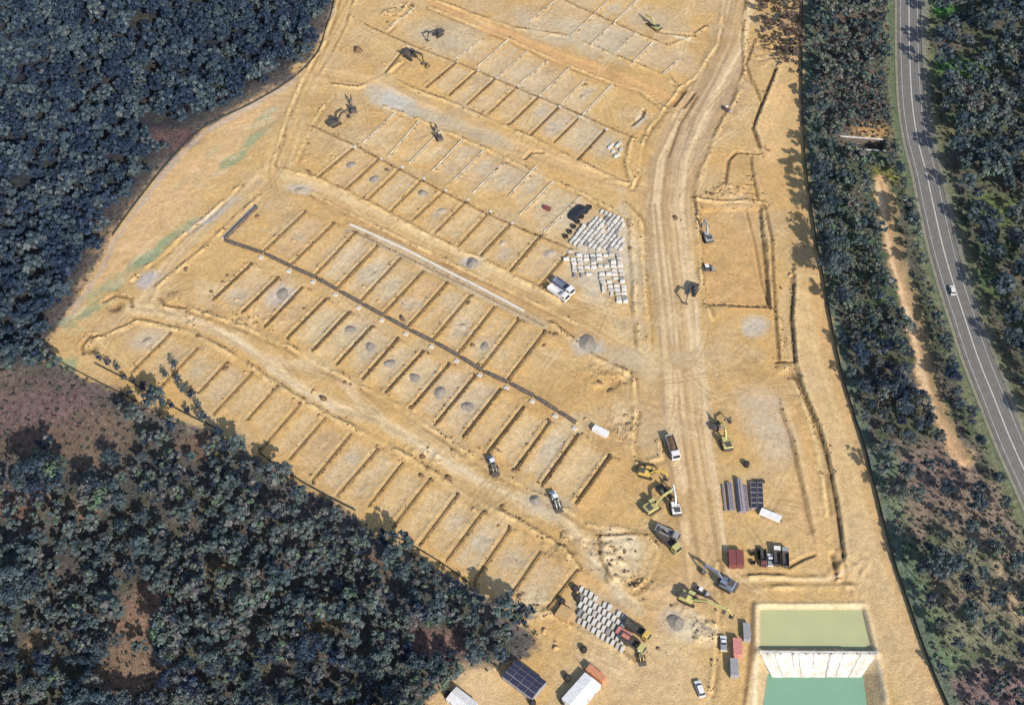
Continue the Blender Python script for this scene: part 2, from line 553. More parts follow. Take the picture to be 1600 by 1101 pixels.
# eroded bank between bush and motorway
ERO = [(1378, 285), (1386, 320), (1390, 360), (1402, 415), (1416, 460), (1430, 510), (1444, 570), (1458, 625), (1468, 650), (1490, 690), (1505, 715)]
J, I, D = track(ERO, 7.5, (0.46, 0.295, 0.16), 0.95, 2.0, rag=2.2, streak=0.5, seed=4)
KIND[J, I] = np.where((D < 2.6), K_ERODE, KIND[J, I])
track([(x - 7, y) for x, y in ERO[:9]], 1.8, (0.62, 0.46, 0.28), 0.85, 1.3, rag=1.3)
track([(x + 10, y) for x, y in ERO], 2.5, (0.17, 0.15, 0.08), 0.7, 1.6)
track([(1560, 890), (1575, 930), (1595, 965), (1612, 1000)], 4.0, (0.40, 0.30, 0.19), 0.8, 2.0, rag=2.0)

# left batter: orange bank with sprayed-on green hydromulch
for px, py, rx, ry, a_ in ((395, 180, 9, 22, -0.62), (300, 270, 10, 26, -0.75), (235, 345, 10, 24, -0.72), (180, 420, 8, 18, -0.7)):
    blob(px, py, rx, ry, (0.54, 0.36, 0.20), 0.7, a_, 0.6)
track([(524, 10), (500, 85), (452, 132), (385, 170), (315, 210), (265, 262), (215, 325), (180, 375), (160, 420), (100, 505)], 2.6,
      (0.42, 0.335, 0.28), 0.8, 1.6, rag=1.2)
for px, py, rx, ry, a_ in ((205, 420, 4.2, 13, -0.72), (170, 447, 5, 9, -0.75), (130, 490, 4.5, 9, -0.85), (275, 365, 3.2, 13, -0.72), (240, 395, 3.5, 10, -0.72),
                           (425, 172, 3.4, 9, -0.6), (398, 215, 4.0, 10, -0.6), (365, 250, 4, 7, -0.6), (112, 565, 5, 3, 0.2)):
    blob(px, py, rx * 0.7, ry, (0.225, 0.28, 0.175), 0.75, a_, 0.8, 0.9)

rq = random.Random(9)
for k in range(60):
    px_, py_ = 110 + 330 * rq.random(), 0
    py_ = np.interp(px_, [110, 200, 300, 400, 440], [520, 400, 290, 205, 175]) + rq.uniform(-25, 30)
    blob(px_, py_, rq.uniform(0.8, 2.4), rq.uniform(1.5, 6), rq.choice([(0.44, 0.28, 0.14), (0.60, 0.46, 0.30), (0.40, 0.30, 0.17), (0.36, 0.33, 0.20)]), rq.uniform(0.25, 0.55), -0.7 + rq.uniform(-.2, .2), 0.8, 0.6)

# streets and haul roads (kinds 10+ become objects of their own)
ROADS = [
    ('haul_road', [(1156, -70), (1148, 0), (1132, 70), (1100, 130), (1068, 190), (1042, 250), (1034, 320), (1040, 400), (1050, 480), (1056, 560), (1064, 650),
                   (1080, 760), (1092, 850), (1100, 905)], 15.0, (0.455, 0.312, 0.165), 0.42, 0.9),
    ('perimeter_track', [(568, -70), (548, 0), (520, 50), (490, 105), (466, 150), (444, 210), (424, 262)], 7.5, (0.510, 0.352, 0.175), 0.36, 0.9),
    ('edge_track', [(424, 262), (395, 290), (340, 335), (290, 385), (250, 430), (225, 470), (205, 482)], 6.0, (0.50, 0.37, 0.215), 0.3, 0.75),
    ('unsealed_street', [(640, -40), (668, -5), (720, 25), (800, 58), (880, 90), (960, 118), (1030, 148), (1062, 165)], 9.5, (0.455, 0.278, 0.125), 0.40, 0.92),
    ('gravelled_street', [(470, 108), (520, 118), (575, 128), (620, 150), (690, 185), (760, 214), (850, 246), (930, 276), (1015, 300)], 9.5, (0.455, 0.305, 0.155), 0.36, 0.9),
    ('middle_street', [(424, 270), (470, 284), (520, 304), (590, 338), (660, 374), (740, 412), (820, 452), (900, 492), (970, 534), (1045, 566)], 10.5,
     (0.480, 0.325, 0.160), 0.38, 0.85),
    ('site_track', [(205, 482), (250, 487), (310, 503), (360, 528), (402, 553), (440, 583), (480, 612), (530, 638), (590, 655), (650, 690), (710, 730), (770, 762),
                    (830, 790), (880, 815), (912, 848), (935, 885), (965, 925), (1000, 955)], 4.6, (0.570, 0.435, 0.265), 0.42, 0.92),
    ('loop_track', [(408, 556), (450, 566), (500, 575), (528, 588), (548, 608), (562, 632), (590, 650)], 3.4, (0.565, 0.430, 0.262), 0.42, 0.88),
]
for k, (nm, pxs, w, c, st, a) in enumerate(ROADS):
    J, I, D = track(pxs, w, c, a, 2.0, streak=st, rag=1.5, seed=k, level=0.75)
    KIND[J, I] = np.where((D < w / 2) & (KIND[J, I] == K_EARTH), 10 + k, KIND[J, I])
# pale wheel paths and grey gravel dressing
track([(436, 275), (480, 282), (520, 300), (590, 333), (660, 368), (740, 408), (820, 447), (890, 480)], 3.6, PALE, 0.75, 1.2, 0.2, 0.8)
for px_, py_, a_ in ((1150, 95, 0.35), (1130, 135, 0.45), (1105, 170, 0.5), (1082, 210, 0.5), (1062, 260, 0.4), (1046, 320, 0.3)):
    blob(px_, py_, 10, 16, (0.345, 0.235, 0.135), a_ + 0.35, -0.4, 0.9)
track([(548, 360), (620, 392), (700, 432), (780, 474), (850, 506)], 4.5, (0.40, 0.345, 0.27), 0.6, 2.0, 0.2, 1.4)
for pxs, w in (([(420, 575), (460, 603), (520, 636)], 1.6), ([(300, 498), (360, 524), (400, 551)], 1.6), ([(640, 685), (700, 722), (780, 765), (850, 800)], 1.8),
               ([(915, 850), (940, 890), (970, 930)], 1.8)):
    track(pxs, w, (0.64, 0.52, 0.36), 0.7, 0.9, 0.1, 0.5)
for px, py, rx, ry, c, a, ang in (
        (615, 158, 13, 6, (0.44, 0.44, 0.42), 0.85, -0.6), (680, 185, 16, 5, GREYG, 0.8, -0.56), (760, 212, 14, 4.5, GREYG, 0.65, -0.56),
        (440, 460, 5.2, 7.5, (0.37, 0.375, 0.385), 0.85, -0.55), (330, 338, 2.6, 12, (0.38, 0.39, 0.41), 0.75, -0.7), (232, 437, 5, 4, (0.38, 0.37, 0.38), 0.8, 0.6),
        (425, 320, 0.5, 0.5, GREYG, 0.5, 0), (470, 296, 6, 3, (0.42, 0.40, 0.36), 0.7, -0.3), (735, 410, 5, 3.2, (0.38, 0.37, 0.37), 0.85, 0),
        (920, 538, 6, 5, (0.40, 0.39, 0.385), 0.85, -0.4), (980, 560, 12, 6, GREYG, 0.6, -0.3), (870, 690, 5, 9, GREYG, 0.7, -0.55),
        (840, 780, 5, 4, GREYG, 0.7, 0), (875, 790, 5, 5, GREYG, 0.7, 0), (700, 60, 20, 12, (0.42, 0.375, 0.30), 0.6, -0.55),
        (860, 45, 25, 10, (0.43, 0.385, 0.31), 0.6, -0.55), (950, 60, 24, 10, (0.42, 0.38, 0.31), 0.6, -0.55), (830, 130, 26, 10, (0.43, 0.38, 0.30), 0.6, -0.55),
        (940, 225, 9, 8, GREYG, 0.7, 0), (880, 190, 14, 9, (0.42, 0.375, 0.31), 0.6, -0.5), (790, 275, 14, 9, (0.42, 0.38, 0.31), 0.65, -0.5),
        (880, 335, 8, 12, (0.42, 0.38, 0.31), 0.6, -0.5), (935, 400, 11, 22, (0.47, 0.44, 0.38), 0.85, -0.1), (985, 400, 3, 30, (0.46, 0.42, 0.35), 0.7, 0.05),
        (705, 470, 5, 4, GREYG, 0.6, -0.5), (765, 545, 6, 5, GREYG, 0.6, -0.5), (530, 400, 5, 6, (0.42, 0.385, 0.33), 0.6, -0.5), (590, 430, 5, 8, (0.44, 0.40, 0.32), 0.5, -0.5),
        (500, 505, 5, 8, GREYG, 0.7, -0.55), (555, 520, 6, 8, GREYG, 0.65, -0.55), (585, 535, 6, 8, GREYG, 0.65, -0.55), (618, 565, 5, 9, GREYG, 0.6, -0.55),
        (660, 590, 5, 9, GREYG, 0.6, -0.55), (700, 605, 5, 9, GREYG, 0.65, -0.55), (740, 625, 6, 9, GREYG, 0.7, -0.55), (230, 530, 8, 6, (0.44, 0.38, 0.31), 0.7, 0.5),
        (1180, 510, 5, 5, (0.42, 0.41, 0.39), 0.7, 0), (1190, 640, 9, 11, (0.46, 0.39, 0.31), 0.6, 0), (1215, 690, 8, 10, (0.45, 0.39, 0.31), 0.6, 0),
        (1125, 150, 14, 10, (0.37, 0.275, 0.185), 0.7, 1.0), (1085, 220, 8, 18, (0.38, 0.29, 0.20), 0.6, -0.45), (1140, 110, 6, 10, (0.36, 0.28, 0.2), 0.6, -0.5),
        (1160, 360, 9, 22, (0.47, 0.305, 0.16), 0.7, 0), (1150, 440, 9, 9, (0.48, 0.29, 0.145), 0.7, 0), (1265, 800, 7, 20, (0.53, 0.34, 0.165), 0.7, 0.1),
        (985, 660, 8, 9, (0.46, 0.34, 0.22), 0.6, 0), (1020, 670, 6, 16, (0.42, 0.305, 0.18), 0.6, 0), (1200, 200, 9, 22, (0.54, 0.37, 0.19), 0.7, 0),
        (1215, 150, 7, 10, (0.55, 0.36, 0.18), 0.8, 0), (960, 870, 9, 9, (0.55, 0.46, 0.32), 0.7, 0), (1055, 935, 10, 9, (0.49, 0.34, 0.20), 0.6, 0),
        (940, 960, 11, 7, (0.40, 0.37, 0.32), 0.5, -0.5), (855, 870, 8, 6, (0.42, 0.28, 0.145), 0.6, 0), (1060, 975, 6, 6, (0.44, 0.40, 0.36), 0.6, 0),
        (830, 940, 7, 6, (0.47, 0.43, 0.31), 0.6, 0), (1000, 1060, 22, 12, (0.50, 0.375, 0.23), 0.6, 0), (740, 1075, 12, 8, (0.58, 0.42, 0.24), 0.8, 0.4)):
    blob(px, py, rx, ry, c, a, ang, 0.9)
track([(500, 312), (560, 345), (640, 384), (720, 424), (800, 466), (880, 508), (930, 530)], 5.0, (0.455, 0.285, 0.135), 0.8, 1.6, 0.3, 1.2, seed=21)
track([(690, 12), (800, 62), (880, 94), (960, 122), (1040, 155)], 5.0, (0.47, 0.28, 0.135), 0.75, 1.6, 0.3, 1.0, seed=22)
HR = GP(ROADS[0][1])
rt_ = random.Random(3)
for k in range(44):
    off = rt_.uniform(-30, 46)
    i0 = rt_.randrange(0, 8)
    i1 = rt_.randrange(i0 + 3, 14) if i0 + 3 < 14 else 13
    w_ = rt_.uniform(0.7, 1.5)
    pl = [(x + off * (0.75 + y / 2500) + rt_.uniform(-3, 3), y) for x, y in ROADS[0][1][i0:i1 + 1]]
    track(pl, w_, rt_.choice([(0.61, 0.47, 0.30), (0.36, 0.25, 0.14), (0.33, 0.235, 0.14), (0.57, 0.43, 0.26)]), rt_.uniform(0.45, 0.85), 0.8, 0, 0.3)
for pl in ([(1130, 860), (1118, 780), (1108, 700), (1098, 600), (1092, 520)], [(1140, 850), (1150, 800), (1120, 720), (1110, 640)], [(1000, 480), (1003, 420), (1000, 350), (1012, 300)], [(990, 485), (990, 420), (985, 340)],
           [(1100, 470), (1115, 560), (1130, 640)], [(1080, 200), (1062, 250), (1056, 320), (1072, 400)], [(1190, 300), (1160, 200), (1140, 130)], [(470, 120), (452, 180), (430, 250), (440, 280)],
           [(540, 30), (505, 95), (482, 150), (462, 215), (448, 262)], [(1240, 700), (1255, 770), (1268, 850)], [(1000, 960), (1040, 990), (1050, 1050), (1030, 1110)], [(960, 940), (1010, 1000), (1000, 1060), (960, 1110)],
           [(1120, 910), (1200, 905), (1290, 905), (1330, 890)], [(930, 830), (970, 825), (1020, 828), (1070, 850)], [(320, 350), (270, 405), (232, 460)]):
    for dx in (-3.5, 3.5):
        track([(x + dx, y) for x, y in pl], 0.8, rt_.choice([(0.60, 0.47, 0.31), (0.37, 0.26, 0.15)]), 0.5, 0.8, 0, 0.3)
# right-hand bench beside the fence: finely graded, paler
track([(1240, 470), (1258, 560), (1290, 660), (1320, 760), (1345, 860), (1370, 930), (1400, 1000), (1430, 1080)], 14, (0.50, 0.375, 0.215), 0.6, 3, 0.16, 1.2, seed=9)
track([(x - 12, y) for x, y in FENCE_PX[1:]], 3.0, (0.53, 0.345, 0.175), 0.6, 2.0)
for pxs in ([(1245, 590), (1275, 660), (1295, 730), (1308, 800), (1318, 870)], [(1240, 690), (1252, 750), (1268, 810)]):
    track(pxs, 0.9, (0.30, 0.20, 0.10), 0.8, 0.6, 0, 0.3)
track([(1108, 100), (1070, 170), (1048, 230), (1038, 290)], 0.9, (0.30, 0.21, 0.12), 0.7, 0.6, 0, 0.2)


SITE = GP([(560, 0), (1130, 0), (1180, 130), (1190, 420), (1210, 700), (1290, 880), (1150, 1000), (1050, 1090), (900, 1030), (840, 950), (620, 820), (420, 690), (220, 590), (130, 530), (250, 440), (420, 290), (470, 170)])
rm = random.Random(12)
sx0, sx1 = min(p[0] for p in SITE), max(p[0] for p in SITE)
sy0, sy1 = min(p[1] for p in SITE), max(p[1] for p in SITE)


def wtrack(pts, w, c, a):
    J, I, D, Eo, S = polyfield(pts, 3)
    if D.size:
        mixc(J, I, a * smooth(D, w / 2, 0.7) * np.clip(N_MED[J, I] * 1.8 - 0.2, 0, 1), c)


for k in range(760):
    x, y = rm.uniform(sx0, sx1), rm.uniform(sy0, sy1)
    if not inside(SITE, x, y):
        continue
    if k < 110:      # damp or scuffed ground
        J, I = win([(x, y)], 16)
        q_ = np.hypot((XX[J, I] - x) / rm.uniform(4, 11), (YY[J, I] - y) / rm.uniform(4, 9)) + (N_SM[J, I] - 0.5) * 1.4 + (N_TINY[J, I] - 0.5) * 0.8
        mixc(J, I, smooth(q_, 0.9, 0.5) * rm.uniform(0.3, 0.65), rm.choice([(0.345, 0.225, 0.105), (0.38, 0.24, 0.105), (0.41, 0.325, 0.215), (0.545, 0.42, 0.25)]))
        continue
    an = rm.choice([A_U0, A_V0, rm.uniform(0, 6.28)]) + rm.uniform(-.25, .25)
    cv = rm.uniform(-0.05, 0.05)
    pts_ = [(x, y)]
    for q in range(rm.randrange(5, 14)):
        an += cv + rm.uniform(-.03, .03)
        pts_.append((pts_[-1][0] + 2.4 * math.cos(an), pts_[-1][1] + 2.4 * math.sin(an)))
    nx_, ny_ = -math.sin(an), math.cos(an)
    cc_ = rm.choice([(0.33, 0.22, 0.105), (0.30, 0.20, 0.10), (0.60, 0.465, 0.28), (0.57, 0.43, 0.245)])
    for of_ in (-1.0, 1.0):
        wtrack([(u_ + nx_ * of_, v_ + ny_ * of_) for u_, v_ in pts_], 0.6, cc_, rm.uniform(0.45, 0.85))


def berm(pxs, h=0.5, w=0.75, side=1, dark=0.65):
    """ragged windrow left by the grader, with a wheel rut on one side"""
    J, I, D, Eo, S = polyfield(GP(pxs), 5)
    k = np.clip((N_SM[J, I] - 0.30) * 3.2, 0.25, 1) * (0.7 + 0.6 * N_TINY[J, I])
    e = Eo + (N_MED[J, I] - 0.5) * 1.6
    ZZ[J, I] += h * k * np.exp(-(e / w) ** 2) * (D < 4.5)
    ZZ[J, I] -= 0.45 * h * k * np.exp(-((e - side * 1.7) / 0.7) ** 2) * (D < 4.5)
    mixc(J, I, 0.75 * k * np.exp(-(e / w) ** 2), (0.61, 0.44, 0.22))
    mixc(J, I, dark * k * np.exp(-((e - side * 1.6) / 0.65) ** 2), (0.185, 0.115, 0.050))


for pl, h_, sd_ in (([(442, 264), (490, 278), (540, 300), (610, 336), (646, 356), (715, 390), (752, 404), (800, 430), (850, 456), (880, 470)], 0.5, 1),
                    ([(484, 300), (570, 345), (660, 390), (740, 427), (830, 470), (900, 505)], 0.45, -1),
                    ([(483, 206), (470, 232), (458, 256), (478, 272)], 0.5, 1), ([(404, 308), (345, 362), (300, 402), (248, 448), (240, 466), (262, 482)], 0.5, -1),
                    ([(520, 150), (500, 172), (488, 194)], 0.4, 1), ([(440, 214), (424, 258), (440, 275)], 0.35, 1),
                    ([(515, 132), (560, 138), (600, 118), (640, 138), (700, 160), (760, 186), (830, 216), (900, 252), (975, 288)], 0.45, 1),
                    ([(600, 168), (655, 188), (690, 203), (760, 234), (800, 254), (860, 282), (915, 306), (975, 338)], 0.5, -1),
                    ([(645, -10), (700, 8), (800, 45), (890, 58), (960, 88), (1040, 120), (1060, 140)], 0.45, 1), ([(672, 12), (740, 40), (800, 64), (860, 92), (940, 124), (1000, 142), (1040, 172)], 0.5, -1),
                    ([(1064, 135), (1030, 180), (1012, 204), (1000, 234), (996, 270), (985, 292)], 0.5, 1), ([(990, 214), (984, 226), (978, 256), (986, 286), (950, 282)], 0.4, -1),
                    ([(985, 345), (990, 420), (994, 500), (1000, 545)], 0.45, -1), ([(975, 320), (1000, 345), (1004, 420), (1010, 490), (1012, 545)], 0.4, 1),
                    ([(215, 502), (300, 520), (345, 545), (400, 580), (470, 625), (550, 668), (640, 716), (720, 766), (800, 810), (880, 858), (900, 885)], 0.55, 1),
                    ([(300, 484), (380, 510), (450, 542), (540, 592), (600, 622), (680, 672), (760, 726), (830, 768), (920, 820), (1000, 832)], 0.5, -1),
                    ([(935, 838), (1010, 834), (1030, 860), (1012, 900), (990, 920), (955, 905), (938, 872), (935, 838)], 0.7, 1), ([(990, 585), (992, 640), (986, 700), (992, 725)], 0.5, 1),
                    ([(1030, 690), (1034, 716), (1000, 722), (990, 726)], 0.5, 1), ([(1165, 900), (1240, 905), (1290, 902), (1312, 880)], 0.7, 1), ([(1180, 920), (1250, 918), (1330, 915)], 0.5, 1),
                    ([(375, 290), (330, 332), (280, 372), (205, 438)], 0.5, 1), ([(1090, 320), (1092, 400), (1102, 478), (1112, 500)], 0.5, 1), ([(1085, 310), (1120, 316), (1165, 314), (1196, 318)], 0.6, 1),
                    ([(1196, 320), (1204, 400), (1206, 480)], 0.5, -1), ([(1128, 20), (1118, 70), (1090, 115), (1062, 140)], 0.45, 1), ([(1170, 0), (1162, 60), (1165, 110), (1150, 150)], 0.5, -1),
                    ([(1165, 130), (1130, 190), (1100, 260), (1088, 310)], 0.4, -1), ([(560, -10), (545, 40), (520, 90), (500, 120)], 0.4, -1), ([(530, -10), (505, 70), (470, 125), (450, 180), (428, 235)], 0.4, 1),
                    ([(852, 955), (900, 985), (950, 1005), (985, 1030)], 0.4, 1), ([(1120, 880), (1122, 940), (1115, 1000), (1110, 1080)], 0.4, 1), ([(150, 530), (215, 502)], 0.5, 1),
                    ([(880, 0), (940, 28), (1020, 64), (1045, 72), (1085, 56), (1110, 40)], 0.5, 1), ([(1215, 500), (1222, 560), (1250, 620), (1275, 700), (1290, 790), (1300, 860)], 0.45, 1),
                    ([(860, 505), (930, 560), (985, 585)], 0.5, 1), ([(640, 5), (606, 48)], 0.5, 1), ([(650, 76), (610, 112)], 0.5, 1)):
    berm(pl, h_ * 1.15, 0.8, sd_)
for px_, py_, rx_, ry_, c_ in ((1000, 188, 2.2, 6.0, (0.50, 0.47, 0.40)), (1062, 58, 8, 1.6, (0.58, 0.52, 0.36)), (975, 845, 7, 4, (0.55, 0.46, 0.32)), (1090, 985, 7, 5, (0.55, 0.47, 0.34)), (940, 60, 22, 9, (0.41, 0.345, 0.245)),
                               (1020, 30, 16, 8, (0.43, 0.34, 0.235)), (1060, 100, 9, 7, (0.46, 0.33, 0.21))):
    blob(px_, py_, rx_, ry_, c_, 0.75, -0.45, 0.8)

# ---- lot dividers (low retaining walls between the benched lots)
def P(*a):
    return [(a[i], a[i + 1], a[i + 2], a[i + 3]) for i in range(0, len(a), 4)]


ROWS = [
    ('beside the lower bushland', 0.38, EARTHL, P(269, 520, 206, 583, 310, 545, 252, 606, 355, 567, 313, 614, 394, 585, 334, 649, 432, 607, 386, 658, 471, 631, 410, 702,
     510, 653, 453, 719, 550, 678, 489, 752, 593, 700, 527, 776, 631, 723, 576, 793, 672, 750, 613, 826, 715, 774, 656, 852, 755, 800, 698, 877, 798, 825, 740, 910,
     846, 862, 787, 948, 904, 890, 856, 952)),
    ('below the charcoal spine wall', 0.65, EARTHW, P(395, 412, 333, 470, 434, 436, 378, 490, 474, 449, 414, 512, 510, 468, 449, 530, 546, 489, 488, 550, 582, 510, 526, 571, 622, 531, 567, 594,
     663, 549, 603, 615, 703, 569, 643, 639, 745, 586, 682, 663, 784, 608, 724, 685, 820, 636, 763, 709, 860, 659, 806, 735, 905, 678, 848, 758, 954, 713, 900, 788)),
    ('above the charcoal spine wall', 0.5, EARTHL, P(478, 332, 413, 394, 522, 350, 456, 414, 555, 365, 493, 431, 591, 385, 528, 451, 627, 403, 564, 471, 663, 424, 600, 491,
     700, 442, 638, 512, 736, 462, 678, 531, 774, 480, 717, 553, 812, 500, 753, 576, 852, 520, 794, 595)),
    ('above the middle street', 0.48, EARTHL, P(552, 233, 496, 280, 593, 250, 540, 298, 626, 264, 574, 314, 660, 282, 610, 332, 694, 300, 646, 344, 729, 315, 681, 364,
     764, 333, 715, 386, 798, 351, 752, 400, 844, 372, 798, 426, 888, 397, 847, 445)),
    ('below the gravelled street', 0.42, PALEW, P(618, 177, 568, 224, 655, 190, 606, 246, 690, 205, 639, 256, 722, 220, 676, 268, 758, 234, 708, 284, 788, 254, 739, 302,
     838, 260, 796, 306, 864, 284, 812, 336, 908, 306, 850, 362)),
    ('above the gravelled street', 0.42, EARTHW, P(635, 75, 602, 115, 712, 100, 667, 137, 745, 112, 702, 150, 774, 124, 730, 165, 807, 137, 762, 180, 842, 152, 797, 195, 872, 170, 830, 212,
     904, 186, 866, 224, 946, 205, 904, 250)),
    ('below the red-brown street', 0.42, PALEW, P(650, 12, 607, 45, 755, 62, 712, 92, 795, 62, 747, 105, 825, 80, 782, 118, 855, 95, 812, 132, 890, 107, 848, 146, 915, 125, 878, 160, 957, 132, 906, 184)),
    ('at the far end of the site', 0.42, PALEW, P(905, -28, 828, 34, 965, -12, 892, 57, 1022, -24, 922, 72, 992, 50, 957, 85, 1022, 65, 985, 102, 1062, 92, 1036, 116)),
]
U = Vector((0.842, -0.540)).normalized()
V = Vector((0.535, 0.845)).normalized()


def divider_relief(ax, ay, bx, by, h, pale=False):
    """bench up to the right of the wall, thin spoil ridge to its left"""
    pts = [(ax, ay), (bx, by)]
    J, I, D, Eo, S = polyfield(pts, 6)
    L = math.hypot(bx - ax, by - ay)
    dx, dy = (bx - ax) / L, (by - ay) / L
    t = (XX[J, I] - ax) * dx + (YY[J, I] - ay) * dy
    e = (dx * (YY[J, I] - ay) - dy * (XX[J, I] - ax))      # left of the direction top->bottom is the right-hand lot
    ends = np.clip(np.minimum(t, L - t) / 1.2 + 0.5, 0, 1)
    up = np.where((e > 0.35), 0.6 * h * np.clip(1 - (e - 0.35) / 6.0, 0, 1), 0)
    ridge = 0.22 * h * np.exp(-((e + 1.9) / 0.6) ** 2)
    jag = np.clip(0.45 + 1.1 * N_TINY[J, I], 0.5, 1.4)
    up = up * 1.5
    ridge = ridge * 2.2 * jag
    if pale:
        ridge = 0.5 * h * np.exp(-((e - 0.5) / 0.7) ** 2) * jag
    ZZ[J, I] += (up + ridge) * ends
    if pale:
        mixc(J, I, ends * np.exp(-((e - 0.3) / 0.9) ** 2) * 0.85, (0.60, 0.485, 0.33))  # lit ridge line painted into the soil as a pale band
        return
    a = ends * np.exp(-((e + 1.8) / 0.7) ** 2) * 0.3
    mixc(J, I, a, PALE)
    a = ends * np.exp(-((e + 0.35) / 0.55) ** 2) * 0.8  # shade at the wall's left foot painted into the soil colour
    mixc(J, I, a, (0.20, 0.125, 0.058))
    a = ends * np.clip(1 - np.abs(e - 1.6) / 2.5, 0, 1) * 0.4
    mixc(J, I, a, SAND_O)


DIV = []
for where, h, m_, rows in ROWS:
    for n, (x1, y1, x2, y2) in enumerate(rows):
        a, b = G(x1, y1), G(x2, y2)
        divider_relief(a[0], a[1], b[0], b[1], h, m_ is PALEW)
        DIV.append((where, n, len(rows), a, b, h, m_))
GPATCH = []
# pad surfaces: each benched lot has its own tone, rougher towards the street
for where, h, m_, rows in ROWS:
    for (x1, y1, x2, y2), (x3, y3, x4, y4) in zip(rows[:-1], rows[1:]):
        q = GP([(x1, y1), (x3, y3), (x4, y4), (x2, y2)])
        if math.dist(q[0], q[1]) > 22:
            continue
        J, I, D = sd_poly(q, 2)
        a = smooth(D + (N_SM[J, I] - 0.5) * 2.5, -2.2, 2.5)
        tone = R.choice([SAND_G, PINKB, (0.465, 0.37, 0.25), (0.45, 0.345, 0.225), (0.49, 0.375, 0.225)])
        al = (XX[J, I] - q[0][0]) * U.x + (YY[J, I] - q[0][1]) * U.y
        gm = 0.75 + 0.5 * np.sin(al * R.uniform(1.1, 1.6) + 3 * N_MED[J, I] + R.uniform(0, 6)) * N_SM[J, I]
        mixc(J, I, np.clip(a * R.uniform(0.45, 0.9) * gm, 0, 1), tone)
        if R.random() < 0.45:
            k_ = R.uniform(0.25, 0.75)
            gx_, gy_ = q[0][0] * (1 - k_) * .5 + q[1][0] * (1 - k_) * .5 + (q[2][0] + q[3][0]) * .5 * k_, (q[0][1] + q[1][1]) * .5 * (1 - k_) + (q[2][1] + q[3][1]) * .5 * k_
            GPATCH.append((gx_, gy_, R.uniform(2.2, 4.2), R.uniform(3.0, 7.0)))
        rim = np.exp(-((D + 0.8) / 1.0) ** 2) * np.clip(N_SM[J, I] * 2 - 0.5, 0, 1)
        mixc(J, I, rim * 0.5, SAND_O)

for gx_, gy_, ra_, rb_ in GPATCH:
    J, I = win([(gx_, gy_)], rb_ * 1.6)
    du = ((XX[J, I] - gx_) * U.x + (YY[J, I] - gy_) * U.y) / ra_
    dv = ((XX[J, I] - gx_) * V.x + (YY[J, I] - gy_) * V.y) / rb_
    q_ = np.hypot(du, dv) + (N_SM[J, I] - 0.5) * 1.1 + (N_TINY[J, I] - 0.5) * 0.7
    mixc(J, I, smooth(q_, 0.9, 0.7) * 0.6, R.choice([GREYG, (0.40, 0.335, 0.255), (0.36, 0.33, 0.285), (0.36, 0.26, 0.155)]))
    ZZ[J, I] += smooth(q_, 0.8, 0.8) * (N_TINY[J, I] - 0.4) * 0.5
# boundary lines between back-to-back rows: shallow drains
for pxs in ([(488, 195), (560, 229), (630, 267), (700, 302), (764, 334), (844, 368), (892, 388)], [(570, 37), (640, 68), (735, 105), (805, 135), (880, 166), (992, 215)],
            [(880, 0), (940, 27), (1022, 62)]):
    pts = GP(pxs)
    J, I, D, Eo, S = polyfield(pts, 4)
    ZZ[J, I] -= 0.55 * np.exp(-(D / 0.6) ** 2)
    ZZ[J, I] += 0.30 * np.exp(-((Eo + 1.5) / 0.6) ** 2)
    mixc(J, I, 0.75 * np.exp(-(D / 0.7) ** 2), (0.24, 0.155, 0.075))


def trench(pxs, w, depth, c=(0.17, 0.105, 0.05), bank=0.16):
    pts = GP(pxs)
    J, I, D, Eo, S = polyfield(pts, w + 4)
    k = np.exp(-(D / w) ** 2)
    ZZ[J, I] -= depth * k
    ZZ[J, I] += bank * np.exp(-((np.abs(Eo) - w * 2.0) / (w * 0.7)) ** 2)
    mixc(J, I, 0.85 * k, c)


